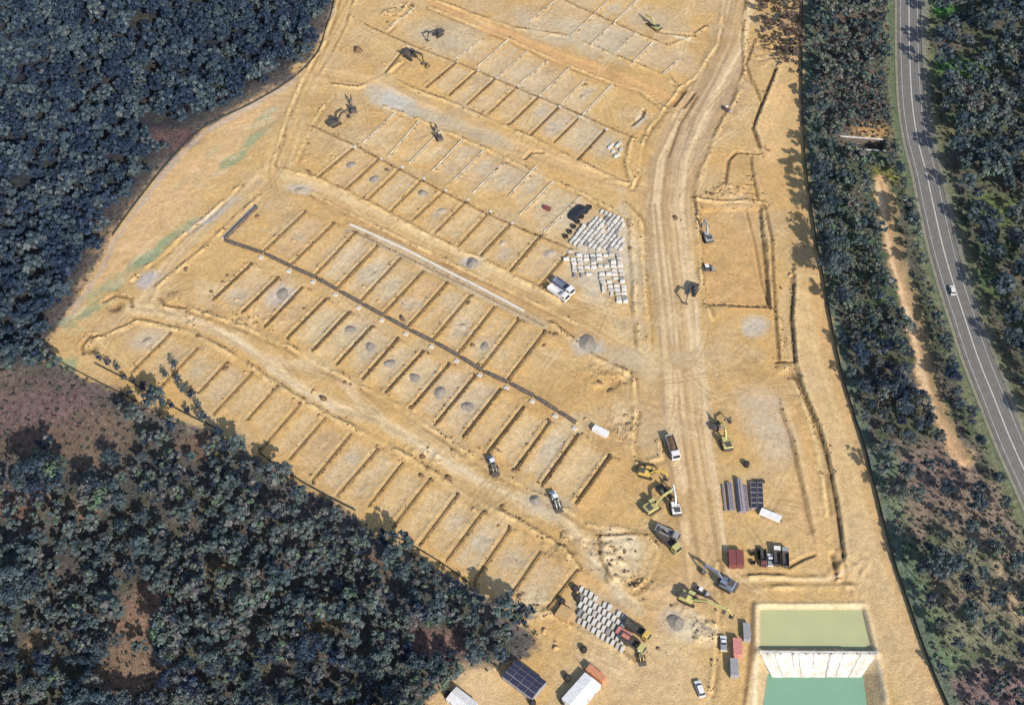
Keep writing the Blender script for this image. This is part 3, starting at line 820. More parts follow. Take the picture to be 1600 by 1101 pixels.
for pxs, w, dp in (([(1185, 240), (1150, 238), (1138, 250), (1133, 285)], 0.7, 0.9), ([(1173, 245), (1176, 275), (1184, 312)], 0.5, 0.7), ([(1165, 274), (1178, 274)], 0.4, 0.5),
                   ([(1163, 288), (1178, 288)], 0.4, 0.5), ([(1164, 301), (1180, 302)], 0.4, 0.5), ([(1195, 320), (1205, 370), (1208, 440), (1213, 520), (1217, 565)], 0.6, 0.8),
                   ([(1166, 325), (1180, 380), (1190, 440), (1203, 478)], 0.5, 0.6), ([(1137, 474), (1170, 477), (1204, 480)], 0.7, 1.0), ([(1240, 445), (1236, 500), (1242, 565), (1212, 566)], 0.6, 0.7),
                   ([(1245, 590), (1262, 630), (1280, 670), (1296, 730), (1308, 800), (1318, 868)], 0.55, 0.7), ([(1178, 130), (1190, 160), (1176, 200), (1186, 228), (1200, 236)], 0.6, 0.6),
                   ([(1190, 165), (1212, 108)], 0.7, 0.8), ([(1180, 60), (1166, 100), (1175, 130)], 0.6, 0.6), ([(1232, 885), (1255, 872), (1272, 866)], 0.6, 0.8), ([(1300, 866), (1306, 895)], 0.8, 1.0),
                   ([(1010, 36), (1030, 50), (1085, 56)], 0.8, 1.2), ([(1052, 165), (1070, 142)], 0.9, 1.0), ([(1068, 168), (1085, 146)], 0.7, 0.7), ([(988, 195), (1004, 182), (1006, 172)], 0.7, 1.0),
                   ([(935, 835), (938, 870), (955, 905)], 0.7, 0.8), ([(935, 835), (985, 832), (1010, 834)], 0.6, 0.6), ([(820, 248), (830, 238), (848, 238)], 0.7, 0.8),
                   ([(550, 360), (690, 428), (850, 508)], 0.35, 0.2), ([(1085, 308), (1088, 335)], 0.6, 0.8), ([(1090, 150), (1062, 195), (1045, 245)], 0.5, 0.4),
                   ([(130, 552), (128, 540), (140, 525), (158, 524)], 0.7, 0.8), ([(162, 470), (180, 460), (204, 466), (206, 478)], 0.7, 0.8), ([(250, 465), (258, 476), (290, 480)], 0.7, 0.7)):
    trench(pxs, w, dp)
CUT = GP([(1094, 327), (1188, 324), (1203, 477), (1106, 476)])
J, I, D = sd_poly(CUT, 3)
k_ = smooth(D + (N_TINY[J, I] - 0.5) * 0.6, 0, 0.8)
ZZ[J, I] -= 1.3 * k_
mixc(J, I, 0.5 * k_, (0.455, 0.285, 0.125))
mixc(J, I, 0.6 * np.exp(-((D - 0.2) / 0.7) ** 2), (0.27, 0.165, 0.075))  # shade along the rim of the cut painted into the soil
for pl, h_ in (([(1240, 430), (1236, 500), (1243, 568), (1262, 630), (1280, 670), (1296, 730), (1308, 800), (1318, 868)], 1.25), ([(1212, 108), (1190, 165), (1178, 200), (1188, 230)], 0.9),
               ([(1222, 640), (1238, 690), (1252, 750), (1270, 830)], 0.45)):
    J, I, D, Eo, S = polyfield(GP(pl), 12)
    e_ = Eo + (N_SM[J, I] - 0.5) * 1.2
    ZZ[J, I] += np.where(D < 11.5, h_ * np.clip((e_ - 0.1) / 0.7, 0, 1) * np.clip(1 - e_ / 11.0, 0, 1), 0)
    mixc(J, I, 0.8 * np.exp(-((e_ + 0.5) / 0.6) ** 2) * (D < 3), (0.17, 0.105, 0.048))  # shadow of the step on its low side painted as dark soil
    mixc(J, I, 0.5 * np.exp(-((e_ - 1.6) / 1.0) ** 2) * (D < 4), (0.58, 0.425, 0.235))
# small pits and heaps in the ground itself
for px, py, r, h in ((143, 545, 2.2, -1.8), (180, 476, 3.0, -2.2), (990, 907, 2.0, -1.2), (1312, 892, 2.0, 0.8), (270, 467, 3.5, 1.0), (190, 470, 5, 0.7), (145, 540, 5, 0.8),
                     (1318, 560, 1.0, 0.3), (1228, 576, 3.0, 1.2), (1235, 585, 2.4, -1.4), (960, 600, 3, -0.8), (950, 592, 4, 0.6)):
    x, y = G(px, py)
    J, I = win([(x, y)], r * 3)
    d2 = (XX[J, I] - x) ** 2 + (YY[J, I] - y) ** 2
    ZZ[J, I] += h * np.exp(-d2 / (r * r))
    if h < 0:
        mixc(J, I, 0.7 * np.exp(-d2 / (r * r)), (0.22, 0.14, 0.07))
# disturbed, lumpy margins beside streets and along the upper right
for px, py, rx, ry, amp in ((1200, 80, 12, 16, 1.0), (960, 880, 10, 10, 0.9), (1040, 940, 16, 8, 0.4), (820, 955, 12, 7, 0.9), (1150, 300, 14, 6, 0.8), (1100, 985, 8, 6, 0.9),
                            (350, 500, 30, 5, 0.5), (950, 590, 12, 8, 0.7), (900, 850, 14, 8, 0.6), (700, 710, 30, 6, 0.5), (1330, 900, 8, 12, 0.7), (620, 20, 10, 8, 0.7), (980, 670, 7, 10, 0.6)):
    x, y = G(px, py)
    J, I = win([(x, y)], max(rx, ry) * 1.4)
    q = np.hypot((XX[J, I] - x) / rx, (YY[J, I] - y) / ry)
    ZZ[J, I] += amp * smooth(q, 0.8, 0.5) * (np.clip(N_TINY[J, I] - 0.45, 0, 1) * 2.2 + (N_SM[J, I] - 0.5))

# ---- sediment ponds
Z_W1, Z_W2 = -1.0, -3.2
POND1 = GP([(1192, 955), (1344, 955), (1357, 1014), (1191, 1014)], Z_W1)
POND2 = GP([(1206, 1057), (1344, 1057), (1362, 1220), (1180, 1220)], Z_W2)
for pts, bed, run in ((POND2, -4.2, 7.5), (POND1, -1.9, 2.4)):
    J, I, D = sd_poly(pts, run + 1)
    top = np.clip((D + 0.3) / run, 0, 1)
    z = bed + (0 - bed) * top
    ZZ[J, I] = np.where(D < run - 0.3, np.minimum(ZZ[J, I], z), ZZ[J, I])
    mixc(J, I, smooth(D, run * 0.9, 1.0) * 0.75, (0.40, 0.315, 0.20))
J, I, D, Eo, S = polyfield(GP([(1188, 1020), (1369, 1022)]), 4)
ZZ[J, I] = np.maximum(ZZ[J, I], 0.8 * np.exp(-(D / 1.5) ** 4) - 6 * (D > 2.2))
for pl in ([(1180, 1095), (1182, 1000), (1182, 945), (1350, 945), (1366, 1000), (1385, 1095)],):
    J, I, D, Eo, S = polyfield(GP(pl), 4)
    ZZ[J, I] += 0.55 * np.exp(-(D / 0.9) ** 2)
    mixc(J, I, 0.7 * np.exp(-(D / 1.0) ** 2), (0.60, 0.50, 0.36))
J, I, D, Eo, S = polyfield(GP([(1174, 940), (1172, 1000), (1166, 1060), (1160, 1110)]), 4)
ZZ[J, I] -= 0.7 * np.exp(-(D / 0.8) ** 2)
mixc(J, I, 0.6 * np.exp(-(D / 0.9) ** 2), (0.22, 0.14, 0.07))
J, I, D = sd_poly(POND1, 3.5)
mixc(J, I, np.exp(-((D - 2.2) / 0.8) ** 2) * 0.7, PALE)
KIND[:] = np.where((KIND == K_FLOOR) & (ZZ < -1.5), K_FLOOR, KIND)

# level the shelf under motorway and big sheds
for px, py, r in ((818, 1066, 9), (912, 1078, 10), (718, 1094, 9)):
    x, y = G(px, py)
    J, I = win([(x, y)], r * 1.5)
    m_ = smooth(np.hypot(XX[J, I] - x, YY[J, I] - y), r, 2)
    ZZ[J, I] *= 1 - m_


def H(x, y):
    fx, fy = (x - X0) / STEP, (y - Y0) / STEP
    i, j = int(np.clip(fx, 0, NX - 2)), int(np.clip(fy, 0, NY - 2))
    tx, ty = min(max(fx - i, 0), 1), min(max(fy - j, 0), 1)
    return float(ZZ[j, i] * (1 - tx) * (1 - ty) + ZZ[j, i + 1] * tx * (1 - ty) + ZZ[j + 1, i] * (1 - tx) * ty + ZZ[j + 1, i + 1] * tx * ty)


def hmin(x, y, r):
    return min(H(x + r * math.cos(k), y + r * math.sin(k)) for k in (0.4, 1.4, 2.4, 3.4, 4.4, 5.4))


# culvert slot under the bush track
CUL = GP([(1312, 212), (1378, 217), (1384, 235), (1324, 233)])
J, I, D = sd_poly(CUL, 3)
ZZ[J, I] = np.where(D < 0.2, -3.4, ZZ[J, I])
mixc(J, I, smooth(D, 0.2, 0.6), (0.06, 0.055, 0.05))  # depth shade of the slot painted into its floor colour


def build_terrain():
    site = (KIND == K_EARTH) | (KIND >= 10)
    RGB[site] = RGB[site] * np.array((0.99, 0.985, 0.945))
    idx = np.arange(NY * NX).reshape(NY, NX)
    quads = np.stack([idx[:-1, :-1], idx[:-1, 1:], idx[1:, 1:], idx[1:, :-1]], -1).reshape(-1, 4)
    fk = KIND[:-1, :-1].reshape(-1).copy()
    cx, cy = XX[:-1, :-1].reshape(-1), YY[:-1, :-1].reshape(-1)
    fk[np.abs(cx) > 165 + (cy - 175) * 0.25 + 28] = -1
    fk[(cy < 158) | (cy > 585)] = -1
    co = np.stack([XX, YY, ZZ], -1).reshape(-1, 3)
    colr = np.concatenate([np.clip(RGB, 0, 0.75), np.ones((NY, NX, 1))], -1).reshape(-1, 4)
    names = {K_EARTH: ('ground', M_GROUND), K_FLOOR: ('forest_floor', M_FLOOR), K_GRASS: ('grass_verge', M_FLOOR), K_ERODE: ('eroded_bank', M_GROUND)}
    for k, r in enumerate(ROADS):
        names[10 + k] = (r[0], M_GROUND)
    for k, (nm, m) in names.items():
        q = quads[fk == k]
        if not len(q):
            continue
        used, inv = np.unique(q, return_inverse=True)
        me = bpy.data.meshes.new(nm)
        nv, nf = len(used), len(q)
        me.vertices.add(nv)
        me.vertices.foreach_set('co', co[used].astype(np.float32).ravel())
        me.loops.add(nf * 4)
        me.loops.foreach_set('vertex_index', inv.astype(np.int32).ravel())
        me.polygons.add(nf)
        me.polygons.foreach_set('loop_start', np.arange(0, nf * 4, 4, dtype=np.int32))
        me.polygons.foreach_set('use_smooth', np.ones(nf, dtype=bool))
        me.update(calc_edges=True)
        at = me.color_attributes.new('soil', 'FLOAT_COLOR', 'POINT')
        at.data.foreach_set('color', colr[used].astype(np.float32).ravel())
        me.materials.append(m)
        struct(obj(nm, me))


build_terrain()
# the land goes on beyond the survey: one big sheet a little lower
mfar = mat('far_bush', (0.055, 0.062, 0.048), 0.95, var=0.4, scale=0.02)
struct(obj('far_ground', MB().add([(-4000, -2500, -5.5), (4000, -2500, -5.5), (4000, 6000, -5.5), (-4000, 6000, -5.5)], [(0, 1, 2, 3)]).mesh('far_ground', mfar)))


# ------------------------------------------------------------------ water and pond liner
def water_mat(name, c):
    m, t, b = newmat(name)
    nz = t.nodes.new('ShaderNodeTexNoise')
    nz.inputs['Scale'].default_value = 0.12
    tc = t.nodes.new('ShaderNodeTexCoord')
    t.links.new(tc.outputs['Object'], nz.inputs['Vector'])
    rp = t.nodes.new('ShaderNodeValToRGB')
    rp.color_ramp.elements[0].color = (*[x * 0.93 for x in c], 1)
    rp.color_ramp.elements[1].color = (*[x * 1.07 for x in c], 1)
    t.links.new(nz.outputs['Fac'], rp.inputs['Fac'])
    t.links.new(rp.outputs[0], b.inputs['Base Color'])
    b.inputs['Roughness'].default_value = 0.12
    b.inputs['Specular IOR Level'].default_value = 0.3
    n2 = t.nodes.new('ShaderNodeTexNoise')
    n2.inputs['Scale'].default_value = 1.6
    n2.inputs['Detail'].default_value = 4
    t.links.new(tc.outputs['Object'], n2.inputs['Vector'])
    bp = t.nodes.new('ShaderNodeBump')
    bp.inputs['Strength'].default_value = 0.12
    bp.inputs['Distance'].default_value = 0.08
    t.links.new(n2.outputs['Fac'], bp.inputs['Height'])
    t.links.new(bp.outputs[0], b.inputs['Normal'])
    return m


def grow(pts, d):
    cx, cy = sum(p[0] for p in pts) / 4, sum(p[1] for p in pts) / 4
    return [(x + d * (1 if x > cx else -1), y + d * (1 if y > cy else -1)) for x, y in pts]


for nm, pts, z, c in (('upper_pond_water', POND1, Z_W1, (0.375, 0.385, 0.205)), ('lower_pond_water', POND2, Z_W2, (0.185, 0.325, 0.218))):
    g_ = grow(pts, 1.2)
    struct(obj(nm, MB().add([(x, y, z) for x, y in g_][::-1], [(0, 1, 2, 3)]).mesh(nm, water_mat(nm, c))))


def sheet(nm, pts_fn, nu, nv, m, thick=0.05):
    mb = MB()
    vsn = []
    for j in range(nv + 1):
        for i in range(nu + 1):
            vsn.append(pts_fn(i / nu, j / nv))
    n = len(vsn)
    low = [(x, y, z - thick) for x, y, z in vsn]
    fs = []
    w = nu + 1
    for j in range(nv):
        for i in range(nu):
            a = j * w + i
            fs.append((a, a + 1, a + w + 1, a + w))
            fs.append((n + a, n + a + w, n + a + w + 1, n + a + 1))
    mb.add(vsn + low, fs)
    return mb.mesh(nm, m, True)


cTL, cTR = G(1187, 1021, 0.35), G(1370, 1023, 0.35)
tL, tR = G(1207, 1058, Z_W2 - 0.1), G(1345, 1058, Z_W2 - 0.1)
rl = np.random.default_rng(3).random((60, 20))


def liner(u, v):
    a = (cTL[0] * (1 - u) + cTR[0] * u, cTL[1] * (1 - u) + cTR[1] * u)
    b = (tL[0] * (1 - u) + tR[0] * u, tL[1] * (1 - u) + tR[1] * u)
    v2 = min(1.0, v)
    z = 0.35 + (Z_W2 - 0.1 - 0.35) * v2
    x, y = a[0] * (1 - v) + b[0] * v, a[1] * (1 - v) + b[1] * v
    z = max(z, H(x, y) + 0.3)
    return (x, y, z + 0.16 * rl[int(u * 48), int(v * 10)])


lo = thing('pond_liner', 'white geotextile sheet draped down the bank between the two ponds', 'liner', (0, 0, 0))
obj('sheet', sheet('liner_sheet', liner, 48, 10, GEO), lo)


def crest(u, v):
    a = G(1186 + 184 * u, 1017 + 6 * v + 1.5 * u, 0.3)
    return (a[0], a[1], max(0.3, H(*a) + 0.25) + 0.05 * rl[int(u * 48), 12 + int(v * 3)])


obj('crest_strip', sheet('liner_crest', crest, 48, 3, GEO), lo)
sm_mat = mat('liner_fold_line', (0.30, 0.28, 0.25), 0.9)  # grey tone for thin strips drawn down the liner folds
for k, u0 in enumerate((0.12, 0.27, 0.33, 0.46, 0.60, 0.71, 0.86)):
    ms = MB()
    prev = None
    for q in range(11):
        p = liner(u0 + 0.004 * math.sin(q * 1.7 + k), q / 10 * 0.98)
        p = (p[0], p[1] - 0.03, p[2] + 0.06)
        if prev and not (k in (1, 3) and q > 6):
            w_ = 0.16 if k != 4 else 0.32
            ms.add([(prev[0] - w_, prev[1], prev[2]), (prev[0] + w_, prev[1], prev[2]), (p[0] + w_, p[1], p[2]), (p[0] - w_, p[1], p[2])], [(0, 3, 2, 1)])
        prev = p
    obj('fold_line', ms.mesh('fold_line', sm_mat), lo)
mbp = MB()
for k in range(9):
    p = G(1200 + 20 * k, 1024, 0.4)
    mbp.box((p[0], p[1], H(*p) + 0.75), (0.5, 0.3, 0.22), 0.2 * k)
obj('sandbag', mbp.mesh('sandbags', CONC), lo)['kind'] = 'stuff'


# ------------------------------------------------------------------ motorway
def strip(pts, off, half, z, zfn=None):
    vsn, fs = [], []
    n = len(pts)
    for i, (x, y) in enumerate(pts):
        a, b = pts[max(0, i - 1)], pts[min(n - 1, i + 1)]
        dx, dy = b[0] - a[0], b[1] - a[1]
        L = math.hypot(dx, dy)
        nx, ny = dy / L, -dx / L          # right of travel
        for s in (-half, half):
            vsn.append((x + nx * (off + s), y + ny * (off + s), z))
    for i in range(n - 1):
        a = 2 * i
        fs.append((a, a + 1, a + 3, a + 2))
    return vsn, fs


def resample(pts, step):
    out = []
    # Catmull-Rom through the points
    P_ = [pts[0]] + list(pts) + [pts[-1]]
    for i in range(1, len(P_) - 2):
        p0, p1, p2, p3 = [np.array(q) for q in P_[i - 1:i + 3]]
        n = max(2, int(math.dist(p1, p2) / step))
        for k in range(n):
            t = k / n
            out.append(tuple(0.5 * ((2 * p1) + (-p0 + p2) * t + (2 * p0 - 5 * p1 + 4 * p2 - p3) * t * t + (-p0 + 3 * p1 - 3 * p2 + p3) * t ** 3)))
    out.append(tuple(pts[-1]))
    return out


RW = resample(GP(ROAD_PX), 3.0)[::-1]       # runs away from the camera at the end
m, t, b = newmat('asphalt')
tc = t.nodes.new('ShaderNodeTexCoord')
n1 = t.nodes.new('ShaderNodeTexNoise')
n1.inputs['Scale'].default_value = 0.35
n1.inputs['Detail'].default_value = 7
t.links.new(tc.outputs['Object'], n1.inputs['Vector'])
rp = t.nodes.new('ShaderNodeValToRGB')
rp.color_ramp.elements[0].position = 0.3
rp.color_ramp.elements[0].color = (0.102, 0.098, 0.092, 1)
rp.color_ramp.elements[1].position = 0.7
rp.color_ramp.elements[1].color = (0.150, 0.143, 0.132, 1)
t.links.new(n1.outputs['Fac'], rp.inputs['Fac'])
t.links.new(rp.outputs[0], b.inputs['Base Color'])
b.inputs['Roughness'].default_value = 0.85
ASPH = m
M_LINE = mat('road_paint', (0.45, 0.43, 0.39), 0.7, var=0.25, scale=0.8)
M_SHO = mat('gravel_shoulder', (0.22, 0.205, 0.15), 0.95, var=0.25, scale=0.5)
mb = MB()
mb.add(*strip(RW, 0, 7.0, 0.14))
sho = obj('motorway_shoulder', mb.mesh('motorway_shoulder', M_SHO))
struct(sho)
va, fa = strip(RW, 0, 5.5, 0.30)
lowv = [(x, y, 0.0) for x, y, z in va]
nA = len(va)
side = []
for i in range(len(RW) - 1):
    side.append((2 * i + 2, 2 * i, nA + 2 * i, nA + 2 * i + 2))
    side.append((2 * i + 1, 2 * i + 3, nA + 2 * i + 3, nA + 2 * i + 1))
mw = obj('motorway', MB().add(va + lowv, fa + side).mesh('motorway', ASPH))
struct(mw)
for nm, off, half in (('edge_line', -4.1, 0.11), ('edge_line', 4.1, 0.11), ('centre_line', 0.0, 0.26)):
    obj(nm, MB().add(*strip(RW, off, half, 0.306)).mesh(nm, M_LINE), mw)
wp = mat('worn_wheel_path', (0.155, 0.148, 0.136), 0.85, var=0.15, scale=0.4)
for off in (-2.9, -1.3, 1.3, 2.9):
    obj('wheel_path', MB().add(*strip(RW, off, 0.35, 0.3035)).mesh('wheel_path', wp), mw)

# guard rail on the far side of the motorway
gr = thing('guard_rail', 'steel guard rail along the right edge of the motorway', 'guard rail', (0, 0, 0))
rail = MB()
gpost = MB().box((0, 0, 0.4), (0.14, 0.14, 1.0)).mesh('rail_post', STEEL)
GR = []
for i, (x, y) in enumerate(RW):
    a, b_ = RW[max(0, i - 1)], RW[min(len(RW) - 1, i + 1)]
    L = math.dist(a, b_)
    nx, ny = (b_[1] - a[1]) / L, -(b_[0] - a[0]) / L
    GR.append((x + nx * 6.3, y + ny * 6.3))
GR = [p for p in GR if 300 < p[1] < 545]
for p, q in zip(GR[:-1], GR[1:]):
    an = math.atan2(q[1] - p[1], q[0] - p[0])
    rail.box(((p[0] + q[0]) / 2, (p[1] + q[1]) / 2, 0.75), (math.dist(p, q), 0.08, 0.32), an)
obj('rail', rail.mesh('rail', GREY), gr)
for p in GR[::2]:
    obj('post', gpost, gr, (p[0] + 0.1, p[1], 0.1))


# ------------------------------------------------------------------ walls
ORD = ['first', 'second', 'third', 'fourth', 'fifth', 'sixth', 'seventh', 'eighth', 'ninth', 'tenth', 'eleventh', 'twelfth', 'thirteenth', 'fourteenth', 'fifteenth', 'sixteenth',
       'seventeenth', 'eighteenth']


def wall_mesh(L, h, th, m_, pw=2.4):
    mb = MB()
    mb.box((L / 2, 0, h / 2 - 0.35), (L, th, h + 0.7))
    return mb.mesh('sleeper_wall', m_)


_postc = {}


def wall_posts(parent, L, h, th, m_, every=2.4):
    n = int(L / every)
    mb = MB()
    for k in range(n + 1):
        mb.box((min(L - 0.1, 0.1 + k * every), 0, h / 2 + 0.06 - 0.3), (0.16, th + 0.16, h + 0.6))
    o = obj('posts', mb.mesh('wall_posts', m_), parent)
    o['kind'] = 'stuff'
    return o


for where, n, tot, a, b, h, m_ in DIV:
    L = math.dist(a, b)
    rz = math.atan2(b[1] - a[1], b[0] - a[0])
    zb = min(H(*a), H(*b), H((a[0] + b[0]) / 2, (a[1] + b[1]) / 2))
    lbl = ('leftmost' if n == 0 else 'rightmost' if n == tot - 1 else ORD[n]) + ' thin wall between lots' + ('' if n in (0, tot - 1) else ', counted from the left,') + ' in the row ' + where
    t_ = thing('retaining_wall', lbl, 'retaining wall', (a[0], a[1], zb), rz, 'low lot walls ' + where)
    hh = h * R.uniform(0.9, 1.25)
    obj('wall_face', wall_mesh(L, hh, 0.45 if m_ is PALEW else 0.22, m_), t_)
    obj('coping', MB().box((L / 2, 0, hh + 0.04), (L * 0.995, 0.26, 0.07)).mesh('coping', m_), t_)
    wall_posts(t_, L, hh, 0.22, m_)

# charcoal spine wall, one segment per lot
SPINE = [(350, 377), (413, 398), (456, 419), (494, 436), (529, 456), (565, 476), (601, 496), (639, 517), (679, 537), (718, 559), (754, 582), (796, 601), (836, 622), (872, 645), (902, 664)]
for n, (p, q) in enumerate(zip(SPINE[:-1], SPINE[1:])):
    a, b = G(*p), G(*q)
    gap = 0.7
    L = math.dist(a, b) - 2 * gap
    rz = math.atan2(b[1] - a[1], b[0] - a[0])
    ox, oy = math.cos(rz) * gap, math.sin(rz) * gap
    zb = min(H(*a), H(*b))
    h = 1.15 if n else 0.8
    t_ = thing('spine_wall', ('leftmost' if n == 0 else ORD[n]) + ' charcoal segment' + ('' if n == 0 else ' from the left') + ' of the long wall between the two wide lot rows', 'wall', (a[0] + ox, a[1] + oy, zb), rz,
               'segments of the charcoal spine wall')
    obj('wall_face', wall_mesh(L, h, 0.5, CONCD), t_)
    obj('coping', MB().box((L / 2, 0, h + 0.06), (L, 0.8, 0.14)).mesh('coping', CONCD), t_)
    wall_posts(t_, L, h, 0.5, CONCD)
    # charcoal strip along the back of the wall
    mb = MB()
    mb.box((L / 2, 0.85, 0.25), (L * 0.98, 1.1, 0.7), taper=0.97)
    obj('charcoal_strip', mb.mesh('charcoal_strip', CONCD), t_)
    # pale concrete pit at the joint below
    pt = thing('stormwater_pit', 'pale concrete pit below the ' + ('left end' if n == 0 else ORD[n] + ' joint') + ' of the charcoal wall', 'pit', (b[0] - V.x * 2.0, b[1] - V.y * 2.0, H(b[0] - V.x * 2.0, b[1] - V.y * 2.0)),
               rz, 'concrete pits along the charcoal wall')
    obj('pit_wall', MB().box((0, 0, 0.15), (1.7, 1.5, 0.6)).mesh('pit_wall', CONCW), pt)
    obj('lid', MB().box((0, 0, 0.49), (1.2, 1.0, 0.08)).mesh('pit_lid', CONC), pt)

for where, n, tot, a, b, h, m_ in DIV:
    if where in ('above the middle street', 'above the gravelled street'):
        x, y = a[0] + V.x * 1.2, a[1] + V.y * 1.2
        pt = thing('stormwater_pit', 'concrete pit heading the ' + ORD[n] + ' lot wall from left, ' + where, 'pit', (x, y, H(x, y)), A_U0, 'concrete pits heading the lot walls')
        obj('pit_wall', MB().box((0, 0, 0.12), (1.3, 1.1, 0.5)).mesh('pit_wall', CONC), pt)
        obj('lid', MB().box((0, 0, 0.41), (0.9, 0.8, 0.08)).mesh('pit_lid', CONCW), pt)

# tall black-faced wall at the left end
a, b = G(352, 376), G(403, 325)
L = math.dist(a, b)
rz = math.atan2(b[1] - a[1], b[0] - a[0])
t_ = thing('boundary_wall', 'tall black wall at the left end of the lot row above the spine wall', 'wall', (a[0], a[1], min(H(*a), H(*b))), rz)
obj('wall_face', wall_mesh(L, 1.9, 0.35, CONCD), t_)
wall_posts(t_, L, 1.9, 0.35, CONCD)
obj('lit_berm', MB().box((L / 2, 1.9, 0.1), (L, 0.9, 0.5)).mesh('lit_berm', CONC), t_)  # pale box stands for the sunlit berm left of the wall

# white kerb along the middle street
KP = resample(GP([(546, 351), (572, 362), (640, 393), (700, 424), (760, 455), (800, 476), (818, 486)]), 4.0)
t_ = thing('kerb', 'long white concrete kerb edging the middle street above the lots', 'kerb', (KP[0][0], KP[0][1], 0))
unit = MB().box((0, 0, 0.12), (1.0, 0.85, 0.5)).mesh('kerb_unit', mat('white_kerb', (0.58, 0.56, 0.51), 0.85, var=0.15, scale=0.6, dirt=0.1))
for p, q in zip(KP[:-1], KP[1:]):
    o = obj('kerb_stone', unit, t_, ((p[0] + q[0]) / 2 - KP[0][0], (p[1] + q[1]) / 2 - KP[0][1], H(*p)), math.atan2(q[1] - p[1], q[0] - p[0]))
    o.scale = (math.dist(p, q) - 0.06, 1, 1)


# ------------------------------------------------------------------ fences
def fence(name, label, pxs, h, m_, step=3.0, lean=0.0):
    pts = resample(GP(pxs), step)
    t_ = thing(name, label, 'fence', (pts[0][0], pts[0][1], H(*pts[0])))
    ox, oy, oz = pts[0][0], pts[0][1], H(*pts[0])
    pan = MB().box((0, 0, h / 2), (1.0, 0.05, h)).mesh('fence_panel', m_)
    pos = MB().tube((0, 0, -0.5), (0, 0, h + 0.15), 0.06, 0.06, 6).mesh('fence_post', STEEL)
    for p, q in zip(pts[:-1], pts[1:]):
        o = obj('panel', pan, t_, ((p[0] + q[0]) / 2 - ox, (p[1] + q[1]) / 2 - oy, min(H(*p), H(*q)) - oz - 0.05), math.atan2(q[1] - p[1], q[0] - p[0]))
        o.scale = (math.dist(p, q), 1, R.uniform(0.92, 1.05))
        obj('post', pos, t_, (p[0] - ox, p[1] - oy, H(*p) - oz))
    return t_


fence('boundary_fence', 'dark cloth fence down the right side of the site beside the bushland', [(x - 1, y) for x, y in FENCE_PX], 1.9, CLOTH, 3.4)
fence('sediment_fence', 'low black sediment fence along the foot of the upper left forest', [(523, -30), (522, 5), (510, 45), (494, 88), (450, 128), (392, 163), (318, 200), (270, 246), (232, 292), (196, 340), (176, 368)],
      1.0, CLOTH, 3.2)
fence('sediment_fence', 'black sediment fence at the low corner beside purple heath and lot ends', [(60, 547), (95, 566), (130, 585), (165, 603), (200, 620), (232, 640)], 0.8, CLOTH, 3.0)
fence('sediment_fence', 'black sediment fence behind fallen scrub at the left lot ends', [(148, 568), (175, 582), (210, 600), (245, 622), (300, 652), (345, 672)], 1.0, CLOTH, 3.0)
fence('sediment_fence', 'short black sediment fence midway along the lower bushland edge', [(404, 706), (430, 726), (455, 742), (478, 757), (520, 780), (556, 798)], 1.1, CLOTH, 2.8)
fence('sediment_fence', 'black sediment fence at the right half of the lower bushland edge', [(606, 832), (645, 853), (690, 880), (735, 912)], 0.9, CLOTH, 2.8)


# ------------------------------------------------------------------ trees
CLUMP = {}


def crown_mesh(name, seed, rad, hgt, z0, nclump, nleaf, lsize, m_, flat=0.6):
    rng = np.random.default_rng(seed)
    cs = []
    while len(cs) < nclump:
        p = rng.uniform(-1, 1, 3)
        r = np.linalg.norm(p)
        if r > 1 or r < 0.3:
            continue
        if p[2] < -0.55:
            continue
        cs.append((p[0] * rad * 0.9, p[1] * rad * 0.9, z0 + (p[2] * 0.5 + 0.5) * hgt, rad * rng.uniform(0.16, 0.33)))
    V_, F_ = [], []
    T_ = []
    for cx, cy, cz, cr in cs:
        k = int(nleaf * rng.uniform(0.7, 1.3))
        d = rng.normal(size=(k, 3))
        d /= np.linalg.norm(d, axis=1)[:, None]
        rr = cr * (0.2 + 1.15 * rng.random(k) ** 0.75)
        c = np.array([cx, cy, cz]) + d * rr[:, None] * np.array([1, 1, flat])
        nrm = d * 1.0 + rng.normal(size=(k, 3)) * 0.5 + np.array([0, 0, 0.55])
        nrm /= np.linalg.norm(nrm, axis=1)[:, None]
        ref = rng.normal(size=(k, 3))
        u = np.cross(nrm, ref)
        u /= np.linalg.norm(u, axis=1)[:, None]
        w = np.cross(nrm, u)
        s = lsize * rng.uniform(0.6, 1.35, k)[:, None]
        e = rng.uniform(0.45, 0.8, k)[:, None]
        V_.append(np.stack([c - u * s, c - w * s * e, c + u * s, c + w * s * e], 1).reshape(-1, 3))
        T_.append(np.full(k * 4, rng.random() * 0.48))
    V_ = np.concatenate(V_)
    CLUMP[name] = np.concatenate(T_)
    n = len(V_) // 4
    F_ = np.arange(n * 4).reshape(n, 4)
    return V_, F_, cs


def np_mesh(name, V_, F_, m_, attr=None):
    me = bpy.data.meshes.new(name)
    k = F_.shape[1]
    me.vertices.add(len(V_))
    me.vertices.foreach_set('co', np.asarray(V_, dtype=np.float32).ravel())
    me.loops.add(len(F_) * k)
    me.loops.foreach_set('vertex_index', np.asarray(F_, dtype=np.int32).ravel())
    me.polygons.add(len(F_))
    me.polygons.foreach_set('loop_start', np.arange(0, len(F_) * k, k, dtype=np.int32))
    me.update(calc_edges=True)
    if attr is not None:
        at = me.attributes.new('tint', 'FLOAT', 'POINT')
        at.data.foreach_set('value', np.asarray(attr, dtype=np.float32))
    me.materials.append(m_)
    return me


